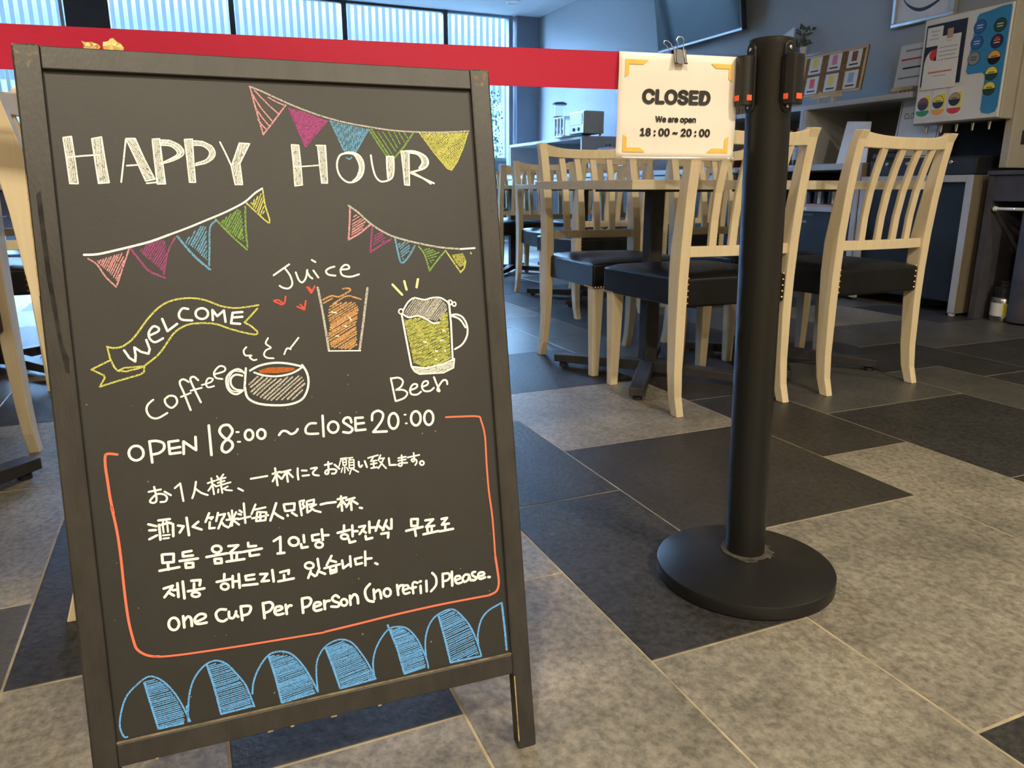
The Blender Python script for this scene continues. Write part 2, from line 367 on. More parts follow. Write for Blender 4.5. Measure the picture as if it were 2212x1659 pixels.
for k in range(420):
    z = rr.uniform(.9, 1.95); rad = .135*(1-(z-1.2)**2*.5)
    a = rr.uniform(0, 6.28); c = Vector((rr.uniform(0, rad)*cos(a), rr.uniform(0, rad)*sin(a), z)); d = Vector((rr.gauss(0, 1), rr.gauss(0, 1), rr.gauss(.2, 1))).normalized(); e = d.orthogonal().normalized()
    L_ = rr.uniform(.03, .06); lf.add([c, c+d*L_*.5+e*L_*.28, c+d*L_, c+d*L_*.5-e*L_*.28], [(0, 1, 2, 3)])
o = lf.obj('foliage', 'leaf', sh); o['kind'] = 'stuff'
dl = thing('downlight', 'small round recessed ceiling lamp near the window corner', 'lamp', (8.9, -3.83, CEIL))
B().lathe([(.085, 0), (.085, -.012), (.07, -.016), (.062, -.004), (.062, 0)], 28).obj('rim', 'lampwhite', dl, smooth=True)
B().lathe([(.06, -.003), (.06, -.006)], 24).obj('diffuser', 'lampwhite', dl)

# ------------------------------------------------------------------ dining chairs (face +x; origin between the rear feet)
PR = [(0, 0), (.018, .06), (.026, .14), (.030, .30), (.029, .42), (.024, .54), (.014, .66), (0, .77), (-.014, .845), (-.026, .872)]
PF = [(.034, 0), (.056, .06), (.068, .14), (.078, .30), (.084, .42), (.082, .52), (.066, .62), (.044, .74), (.024, .82), (.006, .874)]
def post_pt(z, front=False):
    P = PF if front else PR
    for (a, za), (b, zb) in zip(P, P[1:]):
        if z <= zb: return a + (b-a)*(z-za)/(zb-za)
    return P[-1][0]
def make_chair():
    t = thing('dining_chair', 'x', 'chair')
    for s in (1, -1):
        b = B(); V = []; n = len(PR)
        for i in range(n):
            wd = .013 + .004*min(1, PR[i][1]/.3)
            yo = s*.225; yi = s*(.225-2*wd)
            V += [(PR[i][0], yo, PR[i][1]), (PF[i][0], yo, PF[i][1]), (PF[i][0], yi, PF[i][1]), (PR[i][0], yi, PR[i][1])]
        F = [(0, 1, 2, 3), tuple(4*(n-1)+q for q in (3, 2, 1, 0))]
        for i in range(n-1):
            for k in range(4): F.append((4*i+k, 4*i+(k+1) % 4, 4*i+4+(k+1) % 4, 4*i+4+k))
        b.add(V, F); b.obj('rear_leg', 'wood', t, bevel=.0025)
    for s in (1, -1):
        b = B(); x0, y0 = .445, s*.195
        P = []
        for z, h in ((0, .0145), (.35, .0225)): P += [(x0-h, y0-h, z), (x0+h, y0-h, z), (x0+h, y0+h, z), (x0-h, y0+h, z)]
        b.hexa(P).obj('front_leg', 'wood', t, bevel=.002)
    # upholstered seat: rounded block, slightly domed
    b = B(); nx, ny = 12, 12; V = []; F = []
    def seat_pt(u, v, top):
        x = .035 + u*.443; hw = .202 + .024*u
        y = (v*2-1)*hw
        r = .03; ex = min(u, 1-u)*.465; ey = min(v, 1-v)*2*hw
        edge = max(0, 1-min(ex, ey)/.05)
        z = .437 + .010*sin(pi*u)*sin(pi*v) - .011*edge*edge if top else .338
        return (x, y, z)
    for top in (True, False):
        for i in range(nx+1):
            for j in range(ny+1): V.append(seat_pt(i/nx, j/ny, top))
    N1 = (nx+1)*(ny+1); idx = lambda i, j, tp: (0 if tp else N1) + i*(ny+1)+j
    for i in range(nx):
        for j in range(ny):
            F.append((idx(i, j, 1), idx(i+1, j, 1), idx(i+1, j+1, 1), idx(i, j+1, 1))); F.append((idx(i, j, 0), idx(i, j+1, 0), idx(i+1, j+1, 0), idx(i+1, j, 0)))
    for i in range(nx):
        F.append((idx(i, 0, 1), idx(i, 0, 0), idx(i+1, 0, 0), idx(i+1, 0, 1))); F.append((idx(i, ny, 1), idx(i+1, ny, 1), idx(i+1, ny, 0), idx(i, ny, 0)))
    for j in range(ny):
        F.append((idx(0, j, 1), idx(0, j+1, 1), idx(0, j+1, 0), idx(0, j, 0))); F.append((idx(nx, j, 1), idx(nx, j, 0), idx(nx, j+1, 0), idx(nx, j+1, 1)))
    b.add(V, F); b.obj('seat', 'leather', t, bevel=.008, smooth=True, seg=3)
    # top rail: bowed backwards, its upper edge dips in the middle
    b = B(); V = []; F = []; n = 14
    for i in range(n+1):
        u = i/n*2-1; y = u*.195; q = 1-u*u; xb = post_pt(.845)+.006 - .030*q; zt = .852 + .018*abs(u)**3.2; zb = .815 + .006*abs(u)**2
        V += [(xb, y, zb), (xb-.006, y, zt), (xb+.016, y, zt), (xb+.022, y, zb)]
    for i in range(n):
        for k in range(4): F.append((4*i+k, 4*i+(k+1) % 4, 4*i+4+(k+1) % 4, 4*i+4+k))
    F += [(3, 2, 1, 0), (4*n, 4*n+1, 4*n+2, 4*n+3)]
    b.add(V, F); b.obj('top_rail', 'wood', t, bevel=.002)
    b = B(); V = []; F = []; n = 8
    for i in range(n+1):
        u = i/n*2-1; y = u*.195; q = 1-u*u; xb = post_pt(.5)+.012 - .014*q
        V += [(xb, y, .492), (xb, y, .524), (xb+.020, y, .524), (xb+.020, y, .492)]
    for i in range(n):
        for k in range(4): F.append((4*i+k, 4*i+(k+1) % 4, 4*i+4+(k+1) % 4, 4*i+4+k))
    F += [(3, 2, 1, 0), (4*n, 4*n+1, 4*n+2, 4*n+3)]
    b.add(V, F); b.obj('lower_rail', 'wood', t, bevel=.0015)
    for yy in (-.108, -.036, .036, .108):
        b = B(); q0 = 1-(yy/.195)**2; V = []; F = []; zs = [.524, .60, .68, .76, .82]; n = len(zs)
        for z in zs:
            f = (z-.524)/.296; x0 = (post_pt(.5)+.014 - .014*q0)*(1-f) + (post_pt(.83)+.006-.030*q0)*f + .014*sin(pi*f)
            y = yy*(1+.04*f)
            V += [(x0, y-.0135, z), (x0+.012, y-.0135, z), (x0+.012, y+.0135, z), (x0, y+.0135, z)]
        for i in range(n-1):
            for k in range(4): F.append((4*i+k, 4*i+(k+1) % 4, 4*i+4+(k+1) % 4, 4*i+4+k))
        F += [(3, 2, 1, 0), (4*n-4, 4*n-3, 4*n-2, 4*n-1)]
        b.add(V, F); b.obj('back_slat', 'wood', t, bevel=.001)
    for s in (1, -1):
        b = B()
        for k in range(5):
            z = .352+k*.019; c = (.034, s*.185, z)
            b.add([(c[0]-.003, c[1], c[2])] + [(c[0]+.001, c[1]+.0042*cos(a*pi/3), c[2]+.0042*sin(a*pi/3)) for a in range(6)], [(0, 1+i, 1+(i+1) % 6) for i in range(6)])
        for k in range(6):
            z = .342; x = .415+k*.0125; c = (x, s*.2265, z)
            b.add([(c[0], c[1]+s*.003, c[2])] + [(c[0]+.0034*cos(a*pi/3), c[1]-s*.001, c[2]+.0034*sin(a*pi/3)) for a in range(6)], [(0, 1+i, 1+(i+1) % 6) for i in range(6)])
        for k in range(4):
            c = (.480, s*(.215-k*.012), .342)
            b.add([(c[0]+.003, c[1], c[2])] + [(c[0]-.001, c[1]+.0034*cos(a*pi/3), c[2]+.0034*sin(a*pi/3)) for a in range(6)], [(0, 1+i, 1+(i+1) % 6) for i in range(6)])
        q = b.obj('nail_trim', 'brass', t); q['kind'] = 'stuff'
    return t
G = 'ash chairs with black seats'
chairs = [  # x of the rear feet, y, facing, label
 (1.852, -1.578, 0, 'ash slat-back chair half hidden by the hanging CLOSED sign and black post'),
 (1.862, -2.198, 0.03, 'ash slat-back chair just right of the black post, its back to the viewer'),
 (2.886, -1.580, pi, 'ash chair across the double table, facing us, nearest the white cereal shelf'),
 (2.892, -2.215, pi, 'ash chair across the double table, facing us, mostly behind the black post'),
 (1.520, .243, -pi/2, 'ash chair turned sideways right behind the chalkboard, one back leg showing at its left'),
 (2.330, .640, pi-.12, 'ash chair at the far left table, seen by one curved back leg'),
 (3.600, -2.150, .05, 'ash chair with its back to us at the second row of tables'),
 (3.780, -2.830, 0, 'ash chair with its back to us under the second row, by the counter side'),
 (4.790, -2.292, pi, 'ash chair facing us at the far side of the second row of tables, window side'),
 (4.800, -2.935, pi, 'ash chair facing us at the far side of the second row, counter side'),
 (5.480, -2.480, 0, 'ash chair with its back to us in the third row, beside the chalkboard edge'),
 (5.480, -3.080, 0, 'ash chair with its back to us in the third row, nearer the long counter'),
 (6.520, -2.700, pi, 'ash chair facing us at the far side of the third row of tables'),
 (2.980, .700, .04, 'ash chair with its back to us beyond the far left table'),
 (4.010, .720, pi, 'ash chair facing us deep in the room at the left picture edge'),
]
c0 = make_chair()
for i, (x, y, rz, lab) in enumerate(chairs):
    if i == 0:
        c0.location = (x, y, 0); c0.rotation_euler = (0, 0, rz); c0['label'] = lab; c0['group'] = G
    else: dup(c0, (x, y, 0), rz, lab, G)

# ------------------------------------------------------------------ tables (origin under the column)
def make_table():
    t = thing('dining_table', 'x', 'table')
    B().box((-.35, -.315, .690), (.35, .315, .7195)).obj('tabletop', 'woodtop', t, bevel=.0012)
    B().box((-.027, -.027, .055), (.027, .027, .684)).obj('column', 'iron', t, bevel=.004)
    B().box((-.17, -.15, .682), (.17, .15, .690)).obj('top_plate', 'iron', t)
    for sx in (1, -1):
        for sy in (1, -1):
            e = Vector((sx*.30, sy*.235, 0)); d = e.normalized(); s_ = Vector((-d.y, d.x, 0))*.026
            P = []
            for c, zb, zt in ((Vector((0, 0, 0)), .022, .064), (e, .018, .046)):
                P += [(c-s_)[:2] + (zb,), (c+s_)[:2] + (zb,), (c+s_)[:2] + (zt,), (c-s_)[:2] + (zt,)]
            f = B().hexa([P[0], P[1], P[5], P[4], P[3], P[2], P[6], P[7]]).obj('foot', 'iron', t, bevel=.002)
            g = e - d*.03
            B().lathe([(.017, 0), (.017, .012), (.010, .016), (.010, .020)], 14, (g.x, g.y, 0)).obj('glide', 'rubber', f, smooth=True)
    return t
tables = [
 (2.365, -1.575, 'light ash table with black base behind the CLOSED sign, left half of the double table'),
 (2.365, -2.208, 'light ash table with black base behind the black post, right half of the double table'),
 (4.285, -2.320, 'ash table of the second row, on the chalkboard side'),
 (4.285, -2.955, 'ash table of the second row, on the counter side'),
 (5.990, -2.570, 'ash table of the third row, on the chalkboard side'),
 (5.990, -3.200, 'ash table of the third row, on the counter side'),
 (1.790, .640, 'ash table at the left picture edge with a thick black foot showing'),
 (3.490, .720, 'ash table farther back at the left picture edge'),
]
t0 = make_table()
for i, (x, y, lab) in enumerate(tables):
    if i == 0: t0.location = (x, y, 0); t0['label'] = lab; t0['group'] = 'square ash tables on black cross bases'
    else: dup(t0, (x, y, 0), 0, lab, 'square ash tables on black cross bases')

# ------------------------------------------------------------------ the chalkboard easel (local x along the board, y to the back, z up)
LEAN = 0.198087; SL, CLN = sin(LEAN), cos(LEAN)
BW, BL, ST, RT, R1, R0 = .49615, .84792, .02443, .02407, .12589, .10078
def bl(u, v, d=0.0): return (u, v*SL + d*CLN, v*CLN - d*SL)
es = thing('chalkboard_easel', 'black framed chalkboard easel lettered HAPPY HOUR in chalk, standing on the tiles', 'sign', (.75666, .14581, 0), radians(-92.3517))
def slab(u0, u1, v0, v1, d0, d1):
    return B().hexa([bl(u0, v0, d0), bl(u1, v0, d0), bl(u1, v0, d1), bl(u0, v0, d1), bl(u0, v1, d0), bl(u1, v1, d0), bl(u1, v1, d1), bl(u0, v1, d1)])
def stile(u0, u1):
    b = slab(u0, u1, .004, BL, 0, .019)
    for i in range(4):   # the feet are sawn level with the floor
        v = b.v[i]; b.v[i] = (v[0], v[1], 0.0)
    return b
stl = stile(0, ST).obj('stile', 'frame', es, bevel=.0022); str_ = stile(BW-ST, BW).obj('stile', 'frame', es, bevel=.0022)
slab(ST, BW-ST, BL-RT, BL-.0015, .0004, .0186).obj('rail', 'frame', es, bevel=.0012)
slab(ST, BW-ST, R0, R1, .0004, .0186).obj('rail', 'frame', es, bevel=.0012)
led = slab(ST, BW-ST, R1-.0002, R1+.0006, .0016, .0058).obj('ledge_dust', 'dust', es)
pan = slab(ST-.004, BW-ST+.004, R1-.006, BL-RT+.006, .006, .0125).obj('writing_panel', 'board', es)
for k, (u, v, a, b_) in enumerate([(BW-ST+.0012, .012, .0015, .085), (.0006, .60, .001, .12)]):
    slab(u-a/2, u+a/2, v, v+b_, -.0002, .0006).obj('worn_edge', 'framewear', es)
for u, wd in ((.175, .006), (.20, .004), (.245, .007), (.06, .003), (.30, .004)):
    slab(u, u+wd, R0-.0004, R0+.0009, -.0003, .0007).obj('worn_edge', 'framewear', es)
for uv, nm, mt in (([(.0075, .70), (.012, .705), (.013, .62), (.0165, .55), (.0205, .535), (.0195, .520), (.0160, .522), (.0130, .55), (.0085, .62)], 'drip_stain', 'stain'),
                   ([(.001, BL-.001), (.0235, BL-.001), (.022, BL-.014), (.016, BL-.026), (.008, BL-.018), (.002, BL-.022)], 'rubbed_patch', 'rubbed'),
                   ([(BW-.0235, BL-.001), (BW-.001, BL-.001), (BW-.002, BL-.012), (BW-.010, BL-.022), (BW-.021, BL-.018)], 'rubbed_patch', 'rubbed')):
    me = bpy.data.meshes.new(nm); me.from_pydata([bl(u, v, -.0002) for u, v in uv], [], [tuple(range(len(uv)))]); me.materials.append(M[mt])
    o = bpy.data.objects.new(nm, me); COL.objects.link(o); o.parent = stl if uv[0][0] < .2 else str_
# rear frame, hinged at the top and leaning the other way
RL = radians(15.0)
def bk(u, v, d=0.0):
    y0 = BL*SL + .030; z0 = BL*CLN - .012
    return (u, y0 + v*sin(RL) + d*cos(RL), z0 - v*cos(RL) + d*sin(RL))
LB = (BL*CLN - .012)/cos(RL)
def bslab(u0, u1, v0, v1, d0, d1): return B().hexa([bk(u0, v0, d0), bk(u1, v0, d0), bk(u1, v0, d1), bk(u0, v0, d1), bk(u0, v1, d0), bk(u1, v1, d0), bk(u1, v1, d1), bk(u0, v1, d1)])
for a, b_ in ((.006, .030), (BW-.030, BW-.006)):
    s_ = bslab(a, b_, .0, LB, 0, .018)
    for i in (4, 5, 6, 7): s_.v[i] = (s_.v[i][0], s_.v[i][1], 0.0)
    s_.obj('rear_leg', 'frame', es, bevel=.002)
bslab(.030, BW-.030, .0, .024, 0, .018).obj('rear_rail', 'frame', es); bslab(.030, BW-.030, LB-.16, LB-.136, 0, .018).obj('rear_rail', 'frame', es)
bslab(.028, BW-.028, .02, LB-.15, .006, .012).obj('rear_panel', 'board', es)
for u in (.10, BW-.10):
    B().box((u-.018, BL*SL+.016, BL*CLN-.006), (u+.018, BL*SL+.038, BL*CLN-.0035)).obj('hinge', 'steel', es)

